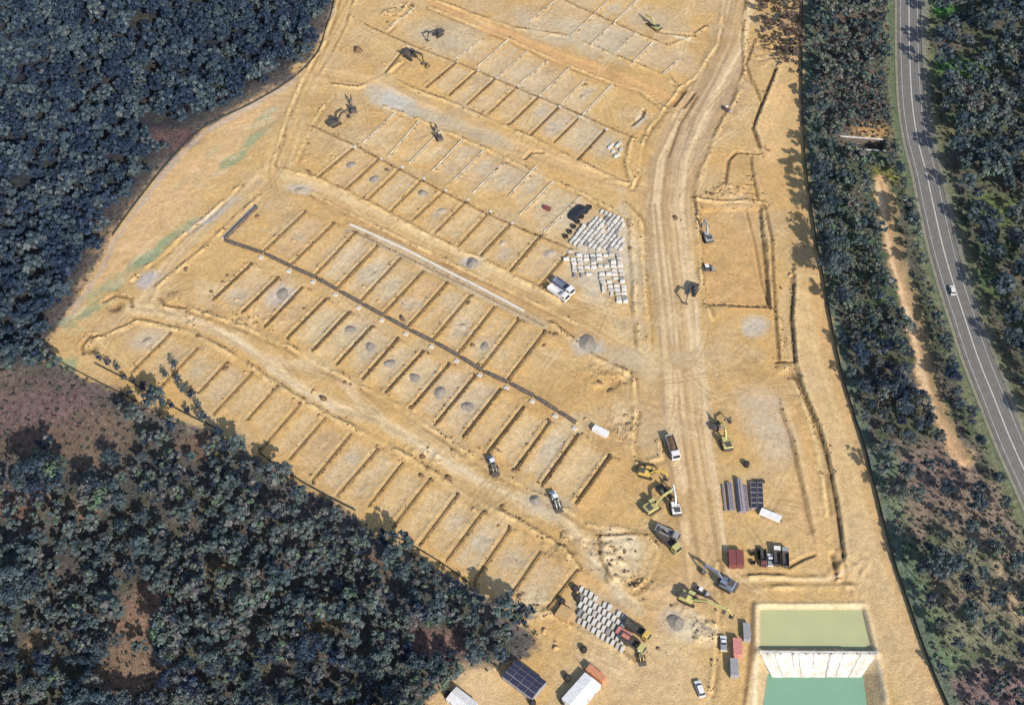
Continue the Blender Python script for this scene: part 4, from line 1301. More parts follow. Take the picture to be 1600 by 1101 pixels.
def trunk_mb(seed, z0, hgt, cs, r0=0.24):
    rng = random.Random(seed)
    mb = MB()
    p = (0.0, 0.0, -0.5)
    top = z0 + hgt * 0.55
    n = 4
    prev = p
    pts = [p]
    for k in range(1, n + 1):
        q = (rng.uniform(-0.25, 0.25) * k / 2, rng.uniform(-0.25, 0.25) * k / 2, -0.5 + (top + 0.5) * k / n)
        mb.tube(prev, q, r0 * (1 - 0.7 * (k - 1) / n), r0 * (1 - 0.7 * k / n), 6, False)
        prev = q
        pts.append(q)
    for c in cs[:7]:
        a = pts[rng.choice([2, 3, 4])]
        md = ((a[0] + c[0]) / 2, (a[1] + c[1]) / 2, (a[2] + c[2]) / 2 + 0.3)
        mb.tube(a, md, r0 * 0.4, r0 * 0.25, 4, False)
        mb.tube(md, c[:3], r0 * 0.25, r0 * 0.08, 4, False)
    return mb


TREES = []      # (crown mesh, dense crown mesh, trunk mesh, V, F)
for s, (rad, hg, z0, nc, nl) in enumerate(((3.4, 5.0, 4.5, 24, 36), (2.7, 5.5, 4.0, 18, 36), (3.9, 4.6, 5.5, 27, 36), (3.0, 6.5, 5.0, 22, 36), (3.6, 5.8, 4.0, 26, 36), (2.3, 4.2, 3.5, 14, 36), (4.3, 5.2, 5.0, 30, 36))):
    V_, F_, cs = crown_mesh('crown', 100 + s, rad, hg, z0, nc, int(nl * 1.45), 0.35, LEAF)
    TREES.append((np_mesh('gum_crown', V_, F_, LEAF, CLUMP['crown']), np_mesh('gum_crown_dense', V_, F_, LEAF_D, CLUMP['crown']), trunk_mb(s, z0, hg, cs).mesh('gum_trunk', BARK, True), V_, F_, rad))
# sparse leaf version for the one big forest mass
SPARSE = []
for s, (rad, hg, z0, nc, nl) in enumerate(((3.3, 5.0, 5.0, 18, 15), (2.7, 5.5, 5.0, 15, 15), (3.8, 4.6, 5.5, 20, 15), (2.9, 6.5, 5.0, 16, 15))):
    vf = crown_mesh('c', 200 + s, rad, hg, z0, nc, nl, 0.66, LEAF_D)[:2]
    SPARSE.append((vf[0], vf[1], CLUMP['c']))


def scatter(poly, spacing, seed, keep=None, n_try=60000, pad=0.0):
    rng = np.random.default_rng(seed)
    p = np.array(poly)
    lo, hi = p.min(0), p.max(0)
    lo = np.maximum(lo, [X0 + 3, Y0 + 3])
    hi = np.minimum(hi, [X1 - 3, Y1 - 3])
    cand = rng.uniform(lo, hi, (n_try, 2))
    ok = inside(poly, cand[:, 0], cand[:, 1])
    cand = cand[ok]
    cell = {}
    out = []
    for x, y in cand:
        sp = spacing(x, y) if callable(spacing) else spacing
        if sp is None:
            continue
        g = (int(x // 12), int(y // 12))
        good = True
        for i in (-1, 0, 1):
            for j in (-1, 0, 1):
                for qx, qy, qs in cell.get((g[0] + i, g[1] + j), ()):
                    if (qx - x) ** 2 + (qy - y) ** 2 < (0.5 * (sp + qs)) ** 2:
                        good = False
                        break
                if not good:
                    break
            if not good:
                break
        if good:
            cell.setdefault(g, []).append((x, y, sp))
            out.append((x, y))
    return out


def to_px(x, y, z=0.0):
    rx, ry, rz = x, y, z - CAM_H
    f = ry * math.cos(PITCH) - rz * math.sin(PITCH)
    u = ry * math.sin(PITCH) + rz * math.cos(PITCH)
    return 800 + FPX * rx / f, 550.5 - FPX * u / f


def in_view(x, y, m=60):
    a, b = to_px(x, y, 5)
    return -m < a < 1600 + m and -m < b < 1101 + m


def plant_tree(x, y, s, label, group, dense=False, v=None, name='gum_tree'):
    v = R.randrange(len(TREES)) if v is None else v
    t_ = thing(name, label, 'tree', (x, y, H(x, y)), R.uniform(0, 6.28), group, s)
    t_.scale = (s * R.uniform(0.9, 1.12), s * R.uniform(0.9, 1.12), s * R.uniform(0.88, 1.15))
    obj('crown', TREES[v][1] if dense else TREES[v][0], t_)
    obj('trunk', TREES[v][2], t_)
    return t_


def join_crowns(name, spots, protos, m_, smin, smax, label, cat, seed, sized=False):
    rng = np.random.default_rng(seed)
    VV, FF, TT = [], [], []
    off = 0
    for x, y in spots:
        V_, F_, T_ = protos[rng.integers(len(protos))]
        s = rng.uniform(smin, smax) * (crown_gap(x, y) / 4.3 if sized else 1.0)
        a = rng.uniform(0, 6.28)
        ca, sa = math.cos(a), math.sin(a)
        q = V_ * s
        w = np.stack([q[:, 0] * ca - q[:, 1] * sa + x, q[:, 0] * sa + q[:, 1] * ca + y, q[:, 2] * rng.uniform(0.85, 1.15) + H(x, y)], 1)
        VV.append(w)
        FF.append(F_ + off)
        TT.append(T_ * 0.9 + rng.random() * 0.6)
        off += len(V_)
    o = obj(name, np_mesh(name, np.concatenate(VV), np.concatenate(FF), m_, np.concatenate(TT)))
    o['kind'] = 'stuff'
    tag(o, label, cat)
    return o


N_CR = vnoise(11, 77, 2)


def crown_gap(x, y, lo=2.7, hi=6.6):
    i, j = int(np.clip((x - X0) / STEP, 0, NX - 1)), int(np.clip((y - Y0) / STEP, 0, NY - 1))
    k = min(1.0, max(0.0, (N_CR[j, i] - 0.28) / 0.44))
    h = abs(math.sin(x * 12.9898 + y * 78.233) * 43758.5453) % 1.0
    return lo + (hi - lo) * (0.65 * k + 0.35 * h * h)


# upper-left forest: the edge trees are individuals, the depth of the wood is one mass
def dist_poly(pts, x, y):
    best = 1e9
    for (ax, ay), (bx, by) in zip(pts[:-1], pts[1:]):
        dx, dy = bx - ax, by - ay
        tt = min(1, max(0, ((x - ax) * dx + (y - ay) * dy) / (dx * dx + dy * dy + 1e-9)))
        best = min(best, math.hypot(x - ax - tt * dx, y - ay - tt * dy))
    return best


EDGE_UL = UL[2:15]
spots = [p for p in scatter(UL, lambda x, y: crown_gap(x, y, 2.9, 5.8), 11) if in_view(*p, 90)]
edge, deep = [], []
for p in spots:
    d = dist_poly(EDGE_UL, *p)
    px = to_px(*p)
    if d < 1.6:
        continue
    if abs(px[0] - 262) < 40 and abs(px[1] - 218) < 20 and R.random() < 0.8:
        continue
    (edge if d < 9 else deep).append(p)
join_crowns('forest', deep + edge, SPARSE, LEAF_D, 0.85, 1.2, 'dense dark blue-green gum forest filling the upper left', 'forest', 5, True)

# lower-left bushland
CLEAR = [(70, 640, 105, 48), (150, 700, 70, 60), (225, 965, 36, 52), (215, 1062, 58, 36), (690, 1010, 40, 26), (30, 700, 50, 60), (60, 1020, 22, 28), (310, 700, 34, 18), (125, 795, 26, 22), (505, 965, 28, 18), (590, 885, 24, 15), (350, 895, 22, 16), (440, 1062, 30, 18), (120, 900, 20, 24), (420, 800, 18, 12)]


def ll_sp(x, y):
    px, py = to_px(x, y)
    for cx, cy, rx, ry in CLEAR:
        if ((px - cx) / rx) ** 2 + ((py - cy) / ry) ** 2 < 1:
            return None
    if px < 330 and py < 860:
        return crown_gap(x, y, 4.5, 8.5)
    return crown_gap(x, y, 2.8, 7.6)


EDGE_LL = LL[2:21]
lls = [p for p in scatter(LL, ll_sp, 21) if in_view(*p, 70) and dist_poly(EDGE_LL, *p) > 2.5]
lls.sort(key=lambda p: p[1])


def ll_label(x, y):
    px, py = to_px(x, y)
    if dist_poly(EDGE_LL, x, y) < 9:
        return ('grey-green gum tree on the bushland edge beside the lower lot ends' if px < 760 else 'grey-green gum tree at the bushland tip near the block yard')
    if math.hypot((px - 222) / 1.0, py - 1000) < 95:
        return 'grey-green gum tree around the two brown clearings at the lower left'
    if px > 600:
        return 'grey-green gum tree around the pinkish heath patch above the white hut'
    if px < 130:
        return 'grey-green gum tree along the far left edge of the lower bushland'
    if py > 985:
        return 'grey-green gum tree along the bottom edge, ' + ('just right of the brown clearings' if px < 340 else 'halfway between brown clearings and white hut' if px < 480 else 'left of the white hut clearing')
    return 'grey-green gum tree in the middle of the lower left bushland'


N_LL = 165
for p in lls[:N_LL]:
    lb = ll_label(*p)
    plant_tree(p[0], p[1], R.uniform(0.85, 1.2) * crown_gap(*p) / 4.4, lb, lb.replace('grey-green gum tree', 'gum trees'), R.random() < 0.2)
join_crowns('bushland', lls[N_LL:], SPARSE, LEAF, 0.8, 1.2, 'merged gum canopy of the lower left bushland, farther part', 'bushland', 8, True)
for px, py, s, v, lbl in ((82, 785, 2.1, 6, 'tall bright green gum tree standing alone with a long shadow, far left'), (180, 735, 1.1, 0, 'small pale gum tree in the heath, just right of the tall lone gum'),
                          (250, 735, 0.8, 1, 'small rounded green gum in heath, nearest the lower lot ends'), (160, 800, 1.6, 4, 'gum tree casting a dark shadow just below the heath clearing'),
                          (250, 648, 1.3, 2, 'gum tree beside the scrub pile at the left lot ends'), (45, 940, 1.8, 6, 'broad gum tree at the far left below the tall lone gum'),
                          (275, 1010, 1.8, 4, 'broad gum tree on the right side of the brown clearing'), (200, 840, 1.0, 3, 'slender gum tree beside the track of bare soil below the heath')):
    x, y = G(px, py)
    plant_tree(x, y, s, lbl, None, False, v)

# right-hand bush strip and the forest beyond the motorway
def rt_sp(x, y):
    px, py = to_px(x, y)
    d_road = dist_poly(RWV, x, y)
    if d_road < 12.5:
        return None
    if dist_poly(EROW, x, y) < 7.0 and px > np.interp(py, [q[1] for q in ERO], [q[0] for q in ERO]) - 26:
        return None
    if dist_poly(FENW, x, y) < 5.2:
        return None
    if abs(px - 1350) < 44 and -16 < py - 222 < 34:
        return None
    right = px > np.interp(py, [q[1] for q in ROAD_PX], [q[0] for q in ROAD_PX])
    if right:
        for cx, cy, rx, ry in ((1500, 105, 42, 22), (1465, 8, 24, 20), (1560, 330, 24, 26), (1475, 205, 18, 16), (1545, 445, 24, 18)):
            if ((px - cx) / rx) ** 2 + ((py - cy) / ry) ** 2 < 1:
                return None
        return crown_gap(x, y, 4.0, 9.0)
    if py > 690:
        return crown_gap(x, y, 5.6, 11.0)
    return crown_gap(x, y, 2.8, 5.6)


RWV = RW[::3]
EROW = GP(ERO)
FENW = GP(FENCE_PX)
rts = [p for p in scatter(RT, rt_sp, 31) if in_view(*p, 50)]
rts.sort(key=lambda p: p[1])
east, strip_ = [], []
n_ind = 0
for p in rts:
    px, py = to_px(*p)
    right = px > np.interp(py, [q[1] for q in ROAD_PX], [q[0] for q in ROAD_PX])
    if right and dist_poly(RWV, *p) < 18 and n_ind < 110:
        plant_tree(p[0], p[1], R.uniform(0.9, 1.45), 'gum tree lining the right verge of the motorway', 'gum trees lining the right verge', R.random() < 0.3)
        n_ind += 1
    elif right:
        east.append(p)
    elif py > 690:
        wh = 'beside the pipe stacks and containers' if py < 830 else 'above pond level' if py < 950 else 'beside and below the ponds'
        plant_tree(p[0], p[1], R.uniform(0.5, 1.05), 'scattered heath gum between fence and motorway, level with ground ' + wh, 'scattered heath gums, ' + wh)
        n_ind += 1
    elif py > 430 and n_ind < 110:
        wh = 'level with the dug rectangle' if py < 500 else 'level with the small square pit' if py < 600 else 'where the bush thins into heath'
        plant_tree(p[0], p[1], R.uniform(0.55, 1.05), 'gum tree between fence and eroded bank, ' + wh, 'gum trees between fence and eroded bank, ' + wh, R.random() < 0.4)
        n_ind += 1
    else:
        strip_.append(p)
join_crowns('roadside_forest', east, SPARSE, LEAF, 1.0, 1.4, 'patchy gum forest with grassy gaps right of the motorway', 'forest', 51, True)
join_crowns('bush_strip', strip_, SPARSE, LEAF_S, 0.65, 1.0, 'dense bush strip between the cloth fence and the motorway, upper half', 'bushland', 52, True)
for k, (px, py, s, v, lbl) in enumerate(((1276, 300, 1.5, 3, 'tall gum right of the fence shading the upper trench area'), (1284, 345, 1.35, 4, 'tall gum right of the fence, level with the black machine'),
                          (1296, 440, 1.5, 6, 'tall gum right of the fence, level with the dug rectangle'), (1304, 484, 1.35, 1, 'slim gum right of the fence below the dug rectangle'),
                          (1325, 595, 0.95, 5, 'small gum hard against the fence beside the small square pit'), (1372, 748, 1.05, 1, 'single gum hard against the fence in the lower half'),
                          (1268, 238, 1.1, 0, 'gum against the fence level with the culvert'), (1266, 160, 1.0, 3, 'gum against the fence below the scrubby top corner'),
                          (1462, 905, 1.5, 2, 'broad gum with a deep blue shadow in the lower right heath'), (1480, 580, 0.8, 3, 'gum close to the left verge of the motorway bend'),
                          (1274, 276, 1.45, 1, 'slender tall gum, farthest of the group shading the upper trenches'), (1280, 322, 1.3, 0, 'tall spreading gum between the two shading the black machine'),
                          (1290, 405, 1.45, 3, 'tall narrow gum shading the trench corner right of the dug rectangle'), (1294, 422, 1.2, 1, 'lower narrow gum just below the trench corner gum'),
                          (1286, 384, 1.3, 4, 'broad tall gum above the trench corner gum'), (1400, 842, 0.7, 5, 'little gum at the fence level with the maroon containers'),
                          (1466, 1052, 0.8, 5, 'little gum at the fence near the bottom right corner'), (1315, 545, 0.9, 1, 'slender gum at the fence above the small square pit'),
                          (1350, 660, 0.8, 5, 'small bushy gum at the fence in mid height of the picture'))):
    x, y = G(px, py)
    plant_tree(x, y, s, lbl, None, False, v)


# shrubs and scrub: uncountable ground cover
def shrub_protos(seed, m_, n=3, rad=0.9):
    out = []
    for k in range(n):
        V_, F_, cs = crown_mesh('s', seed + k, rad, rad * 1.1, 0.15, 4, 11, 0.30, m_)
        out.append((V_, F_, CLUMP['s']))
    return out


sp = shrub_protos(300, SHRUB)
S1 = [p for p in scatter(LL, 2.9, 41) if in_view(*p, 20) ]
join_crowns('undergrowth', S1, sp, SHRUB, 0.5, 1.5, 'low brown and green scrub under the lower left gums', 'scrub', 6)
S2 = [p for p in scatter(RT, lambda x, y: crown_gap(x, y, 1.7, 3.2), 42) if in_view(*p, 20) and dist_poly(RWV, *p) > 9.5 and dist_poly(EROW, *p) > 3.2 and dist_poly(FENW, *p) > 3.0]
join_crowns('undergrowth', S2, sp, SHRUB, 0.5, 1.5, 'low scrub covering the ground on both sides of the motorway', 'scrub', 7)
S3 = [p for p in scatter(UL, 3.2, 43) if in_view(*p, 10) and dist_poly(EDGE_UL, *p) < 16 and dist_poly(EDGE_UL, *p) > 0.6]
join_crowns('undergrowth', S3, sp, SHRUB, 0.5, 1.2, 'low scrub at the foot of the upper left forest edge', 'scrub', 9)
dp = shrub_protos(330, DEAD)
SCR = GP([(1185, -40), (1250, -40), (1250, 100), (1218, 105), (1190, 70)])
join_crowns('felled_scrub', scatter(SCR, 2.0, 44), dp + [(v_ * 0.42, f_, t2) for v_, f_, t2 in SPARSE[:1]], DEAD, 0.5, 1.8, 'tangled brown scrub inside the fence at the top right corner', 'scrub', 12)
for k, (px, py, s) in enumerate(((158, 566, 0.45), (172, 574, 0.5), (186, 582, 0.4), (196, 596, 0.5), (212, 604, 0.45), (226, 612, 0.5), (240, 628, 0.5), (262, 594, 0.5), (276, 580, 0.5), (280, 600, 0.55),
                                  (290, 618, 0.6), (302, 626, 0.55), (312, 640, 0.5), (296, 650, 0.55), (320, 664, 0.6), (270, 640, 0.5), (206, 622, 0.5), (345, 690, 0.7), (370, 700, 0.7), (360, 712, 0.8))):
    x, y = G(px, py)
    plant_tree(x, y, s * 1.1, 'thin young gum among the cleared brush at the left lot ends', 'young gums at the left lot ends', True, (5, 1, 3)[k % 3])
for k, (px, py, s, lbl) in enumerate(((1208, 40, 0.75, 'thin brown tree highest in the top right scrub corner'), (1235, 75, 0.7, 'brown tree in the scrub corner close to the fence'), (1222, 15, 0.8, 'brown tree at the top edge beside the fence'),
                                      (1246, 120, 0.7, 'thin tree just inside the fence below the scrub corner'))):
    x, y = G(px, py)
    plant_tree(x, y, s, lbl, None, False, 5)


# ------------------------------------------------------------------ stockpiles
def mound_mesh(seed, m_, r=1.0, h=0.42, peaks=1):
    rng = np.random.default_rng(seed)
    n, rings = 18, 6
    vsn = [(0, 0, h * 0.97)]
    ph = rng.uniform(0, 6.28, 4)
    for k in range(1, rings + 1):
        q = k / rings
        for i in range(n):
            a = 2 * math.pi * i / n
            rr = r * q * (1 + 0.12 * math.sin(2 * a + ph[0]) + 0.08 * math.sin(3 * a + ph[1]) + 0.05 * rng.uniform(-1, 1))
            z = h * ((1 - q) ** 1.05) * (1 + 0.30 * math.sin(a * 2 + ph[2]) * q) + 0.055 * rng.uniform(-1, 1) * (1.1 - q)
            if k == rings:
                z = -0.12
            vsn.append((rr * math.cos(a), rr * math.sin(a), z))
    fs = [(0, 1 + i, 1 + (i + 1) % n) for i in range(n)]
    for k in range(rings - 1):
        b0, b1 = 1 + k * n, 1 + (k + 1) * n
        for i in range(n):
            fs.append((b0 + i, b1 + i, b1 + (i + 1) % n, b0 + (i + 1) % n))
    return MB().add(vsn, fs).mesh('stockpile', m_, True)


PILES = {}
for key, m_ in (('g', GRAVEL), ('t', GRAVELT), ('s', SOILH), ('d', SOILD)):
    PILES[key] = [mound_mesh(500 + 10 * ord(key) + k, m_) for k in range(7)]


def pile(px, py, r, h, key, label, group=None, ax=1.0, rz=None):
    x, y = G(px, py)
    o = obj('stockpile', R.choice(PILES[key]), None, (x, y, hmin(x, y, r * 0.7) + 0.02), R.uniform(0, 6.28) if rz is None else rz)
    o.scale = (r * ax, r, h * (0.72 if r > 1.5 else 1.0) / 0.42)
    return tag(o, label, 'stockpile', group)


for px, py, r, h, key, lbl in (
        (547, 514, 2.6, 1.5, 'g', 'grey gravel heap in the sixth lot below the spine wall'), (577, 541, 2.8, 1.4, 'g', 'broad grey gravel heap just right of the first lower gravel heap'),
        (608, 568, 2.6, 1.4, 'g', 'grey gravel heap in mid row below the spine wall'), (647, 590, 2.6, 1.5, 'g', 'grey gravel heap below and right of the mid row heap'),
        (686, 613, 3.2, 1.7, 'g', 'darkest and largest grey gravel heap below the spine wall'), (730, 635, 3.0, 1.6, 'g', 'rightmost grey gravel heap in the row below the spine wall'),
        (548, 258, 2.4, 1.3, 'g', 'pale gravel heap in the second lot above the middle street'), (584, 280, 2.6, 1.2, 'g', 'pale gravel heap in the third lot above the middle street'),
        (660, 302, 2.4, 1.5, 'g', 'dark-sided gravel heap in the fifth lot above the middle street'), (690, 330, 2.4, 1.0, 't', 'low tan gravel heap left of the curved spoil in the upper lots'),
        (738, 411, 3.2, 1.6, 'g', 'blue-grey gravel heap standing on the middle street'), (918, 536, 4.4, 1.8, 'g', 'big pale blue-grey gravel heap at the right end of the middle street'),
        (836, 781, 2.6, 1.6, 'g', 'grey gravel heap beside the site track left of the parked loader'), (1056, 972, 3.4, 1.9, 'g', 'smooth pale heap left of the ponds in the machine yard'),
        (470, 298, 2.8, 0.9, 't', 'flat pale heap with a dark cleft at the left end of middle street'), (440, 458, 3.6, 0.9, 'g', 'wide flat blue-grey gravel spread in the fourth lower lot'),
        (722, 510, 2.0, 1.0, 't', 'tan gravel heap in a lot above the right half of the spine wall'), (757, 541, 2.2, 1.2, 'g', 'grey heap in a lot right of the tan gravel heap'),
        (785, 380, 2.0, 1.0, 't', 'curved tan spoil heap in a lot left of the white block yard'), (858, 396, 3.0, 0.8, 't', 'flat grey-tan spread heap in the lot beside the block yard'),
        (230, 534, 2.6, 1.0, 't', 'pale heap in the leftmost lot by the scrub'), (560, 80, 2.3, 5.0, 'd', 'dark heap in the far left lot near the perimeter track'),
        (668, 104, 1.7, 3.6, 'd', 'dark heap right of the far left digger'), (1022, 42, 2.4, 1.6, 'd', 'dark wet heap at the far end beside the angled trench'),
        (910, 152, 1.8, 0.8, 't', 'flat tan heap in the row below the red-brown street'), (880, 966, 0.5, 0.3, 's', 'tiny tan heap beside the tan bin'),
        (1000, 905, 2.0, 1.6, 's', 'tan soil heap with striped side near the turning circle'), (985, 845, 1.6, 1.2, 't', 'pale rubble heap at the top of the turning circle'),
        (1100, 985, 3.0, 1.3, 't', 'rubble heap below the long lime boom')):
    pile(px, py, r, h, key, lbl)
small = [(1088, 308), (1097, 306), (1104, 301), (1112, 303), (1120, 298), (1127, 300), (1134, 294), (1141, 298), (407, 318), (402, 338), (447, 372), (459, 376), (525, 406), (568, 447), (591, 470), (628, 497), (732, 474), (738, 540), (860, 520), (850, 540), (868, 522), (937, 598), (953, 610), (884, 652), (900, 660),
         (915, 655), (978, 650), (982, 665), (355, 430), (348, 440), (290, 420), (330, 455), (369, 468), (310, 525), (319, 548), (352, 576), (384, 582), (428, 610), (460, 625), (490, 612), (505, 622), (500, 650),
         (590, 698), (625, 720), (658, 742), (668, 730), (660, 712), (700, 745), (740, 795), (785, 790), (780, 822), (812, 810), (848, 840), (884, 842), (540, 596), (548, 600), (475, 482), (572, 310), (483, 268),
         (520, 245), (605, 266), (475, 250), (483, 225), (886, 290), (1235, 430), (1220, 450), (1138, 172), (915, 133), (825, 20), (840, 28), (600, 100), (622, 80), (605, 35), (632, 12), (645, 10), (1055, 340),
         (1065, 345), (1185, 860), (1205, 872), (960, 855), (975, 860), (850, 985), (868, 1003), (935, 985), (868, 1012), (1082, 930), (1330, 640), (1310, 905), (985, 388), (1028, 1012), (812, 932)]
for k, (px, py) in enumerate(small):
    r = R.uniform(0.7, 1.35)
    pile(px, py, r, r * R.uniform(0.6, 0.9), R.choice('ssdd'), 'small brown lump of dug soil lying on the bare lots', 'small soil lumps over the site', R.uniform(0.8, 1.7))

for where, n, tot, a, b, h, m_ in DIV:
    if m_ is PALEW:
        continue
    for (x, y), pr in ((a, 0.75), (b, 0.35)):
        if R.random() < pr:
            r = R.uniform(0.6, 1.1)
            o = obj('stockpile', R.choice(PILES['d']), None, (x + R.uniform(-.8, .8), y + R.uniform(-.8, .8), H(x, y) + 0.02), R.uniform(0, 6))
            o.scale = (r, r * R.uniform(0.7, 1.4), r * R.uniform(0.6, 0.9) / 0.42)
            tag(o, 'dark clod of spoil at the end of a lot wall', 'spoil heap', 'spoil clods at lot wall ends')

# loose clods and stones too many to count
def clods(name, n, m_, lo_, hi_, seed, label, rough_only):
    rng = np.random.default_rng(seed)
    gy, gx = np.gradient(ZZ, STEP)
    sl = np.hypot(gx, gy)
    xs_, ys_ = rng.uniform(sx0, sx1 + 30, n * 12), rng.uniform(sy0, sy1, n * 12)
    ii = np.clip(((xs_ - X0) / STEP).astype(int), 0, NX - 1)
    jj = np.clip(((ys_ - Y0) / STEP).astype(int), 0, NY - 1)
    kd = KIND[jj, ii]
    ok = ((kd == 0) | (rng.random(n * 12) < 0.25) & (kd >= 10)) & (ZZ[jj, ii] > -0.9) & ~((xs_ > 76) & (ys_ < 264))
    if rough_only:
        ok &= sl[jj, ii] > 0.22
    ii, jj, xs_, ys_ = ii[ok][:n], jj[ok][:n], xs_[ok][:n], ys_[ok][:n]
    m = len(ii)
    base = np.array([(1, 0, 0), (0, 1, 0), (-1, 0, 0), (0, -1, 0), (0, 0, 1), (0, 0, -1)], float)
    F0 = np.array([(0, 1, 4), (1, 2, 4), (2, 3, 4), (3, 0, 4), (1, 0, 5), (2, 1, 5), (3, 2, 5), (0, 3, 5)])
    sc_ = lo_ + (hi_ - lo_) * rng.random(m) ** 2.5
    V0 = base[None] * sc_[:, None, None] * rng.uniform(0.6, 1.35, (m, 6, 1))
    V0[..., 2] *= 0.75
    an = rng.uniform(0, 6.28, m)
    ca, sa = np.cos(an)[:, None], np.sin(an)[:, None]
    vx = V0[..., 0] * ca - V0[..., 1] * sa + xs_[:, None]
    vy = V0[..., 0] * sa + V0[..., 1] * ca + ys_[:, None]
    vz = V0[..., 2] + ZZ[jj, ii][:, None] + sc_[:, None] * 0.2
    VV = np.stack([vx, vy, vz], -1).reshape(-1, 3)
    FF = (F0[None] + (np.arange(m) * 6)[:, None, None]).reshape(-1, 3)
    o = obj(name, np_mesh(name, VV, FF, m_))
    o['kind'] = 'stuff'
    tag(o, label, 'rubble')


clods('soil_clods', 7000, SOILD, 0.10, 0.55, 61, 'dark loose soil clods along windrows and trench edges', True)
clods('soil_clods', 4500, SOILH, 0.10, 0.6, 62, 'tan loose soil clods along windrows and trench edges', True)
clods('stones', 3500, GRAVELT, 0.08, 0.4, 63, 'pale stones strewn over the bare lots', False)

# ------------------------------------------------------------------ vehicles and plant
def wheels(t_, spots, r, w):
    ty = MB().tube((0, -w / 2, 0), (0, w / 2, 0), r, r, 14).mesh('tyre', BLACK)
    rim = MB().tube((0, -w / 2 - 0.02, 0), (0, w / 2 + 0.02, 0), r * 0.5, r * 0.5, 10).mesh('rim', GREY)
    for x, y in spots:
        wh = obj('wheel', ty, t_, (x, y, r))
        obj('rim', rim, wh)


def excavator(px, py, label, ang, colm=YEL, s=1.0, boom=(0.55, -0.25), swing=0.0, long=1.0, group='excavators on the site'):
    s *= 1.2
    x, y = G(px, py)
    t_ = thing('excavator', label, 'excavator', (x, y, H(x, y)), ang, group, s)
    for sy in (-1, 1):
        prof = [(-2.1, 0.35), (-1.75, 0.0), (1.75, 0.0), (2.1, 0.35), (2.0, 0.75), (1.7, 0.92), (-1.7, 0.92), (-2.0, 0.75)]
        obj('track', MB().prism(prof, sy * 1.25 - 0.3, sy * 1.25 + 0.3).mesh('track', BLACK), t_)
    obj('undercarriage', MB().box((0, 0, 0.65), (1.8, 2.0, 0.5)).tube((0, 0, 0.85), (0, 0, 1.12), 0.75, 0.75, 14).mesh('undercarriage', STEEL), t_)
    mb = MB()
    mb.prism([(-2.3, 1.12), (1.2, 1.12), (1.2, 1.75), (0.2, 1.95), (-0.4, 2.15), (-2.0, 2.2), (-2.5, 1.9), (-2.5, 1.3)], -1.35, 1.35)
    up = obj('house', mb.mesh('house', colm), t_)
    up.rotation_euler = (0, 0, swing)
    obj('counterweight', MB().prism([(-3.0, 1.25), (-2.5, 1.12), (-2.5, 2.05), (-2.9, 1.95)], -1.3, 1.3).mesh('counterweight', STEEL), up)
    cb = obj('cab', MB().prism([(-0.55, 1.76), (1.45, 1.30), (1.5, 2.2), (1.1, 3.0), (-0.5, 3.0)], 0.42, 1.34).mesh('cab', GLASS), up)
    obj('cab_roof', MB().box((0.3, 0.88, 3.04), (1.75, 1.0, 0.1)).mesh('cab_roof', colm), cb)
    obj('engine_hood', MB().box((-1.3, -0.2, 2.28), (1.5, 1.7, 0.22)).mesh('engine_hood', STEEL), up)
    # boom (two bends), stick, bucket
    b0 = Vector((1.0, -0.2, 1.7))
    b1 = b0 + Vector((2.0 * long, 0, 2.4))
    b2 = b1 + Vector((2.9 * long, 0, 0.15))
    s1 = b2 + Vector((boom[0] * 1.0, 0, -2.6 + boom[1]))
    bm = MB()
    for p, q, w0, w1 in ((b0, b1, 0.34, 0.42), (b1, b2, 0.42, 0.28)):
        d = (q - p).normalized()
        n_ = Vector((-d.z, 0, d.x))
        prof = [p - n_ * w0, q - n_ * w1, q + n_ * w1, p + n_ * w0]
        bm.prism([(v.x, v.z) for v in prof], -0.42, 0.02)
    bo = obj('boom', bm.mesh('boom', colm), up)
    obj('boom_ram', MB().tube((1.2, 0.12, 1.5), (b1.x - 0.2, 0.12, b1.z - 0.5), 0.09, 0.09, 6).tube((1.2, -0.52, 1.5), (b1.x - 0.2, -0.52, b1.z - 0.5), 0.09, 0.09, 6).mesh('boom_ram', STEEL), bo)
    st = MB()
    d = (s1 - b2).normalized()
    n_ = Vector((-d.z, 0, d.x))
    prof = [b2 - d * 0.5 - n_ * 0.26, s1 - n_ * 0.16, s1 + n_ * 0.16, b2 - d * 0.5 + n_ * 0.26]
    st.prism([(v.x, v.z) for v in prof], -0.36, -0.04)
    so = obj('stick', st.mesh('stick', colm), up)
    c = s1
    bk = MB().prism([(c.x + 0.1, c.z), (c.x + 0.45, c.z - 0.55), (c.x - 0.1, c.z - 1.1), (c.x - 0.85, c.z - 0.95), (c.x - 0.55, c.z - 0.55)], -0.8, 0.4)
    obj('bucket', bk.mesh('bucket', STEEL), so)
    return t_


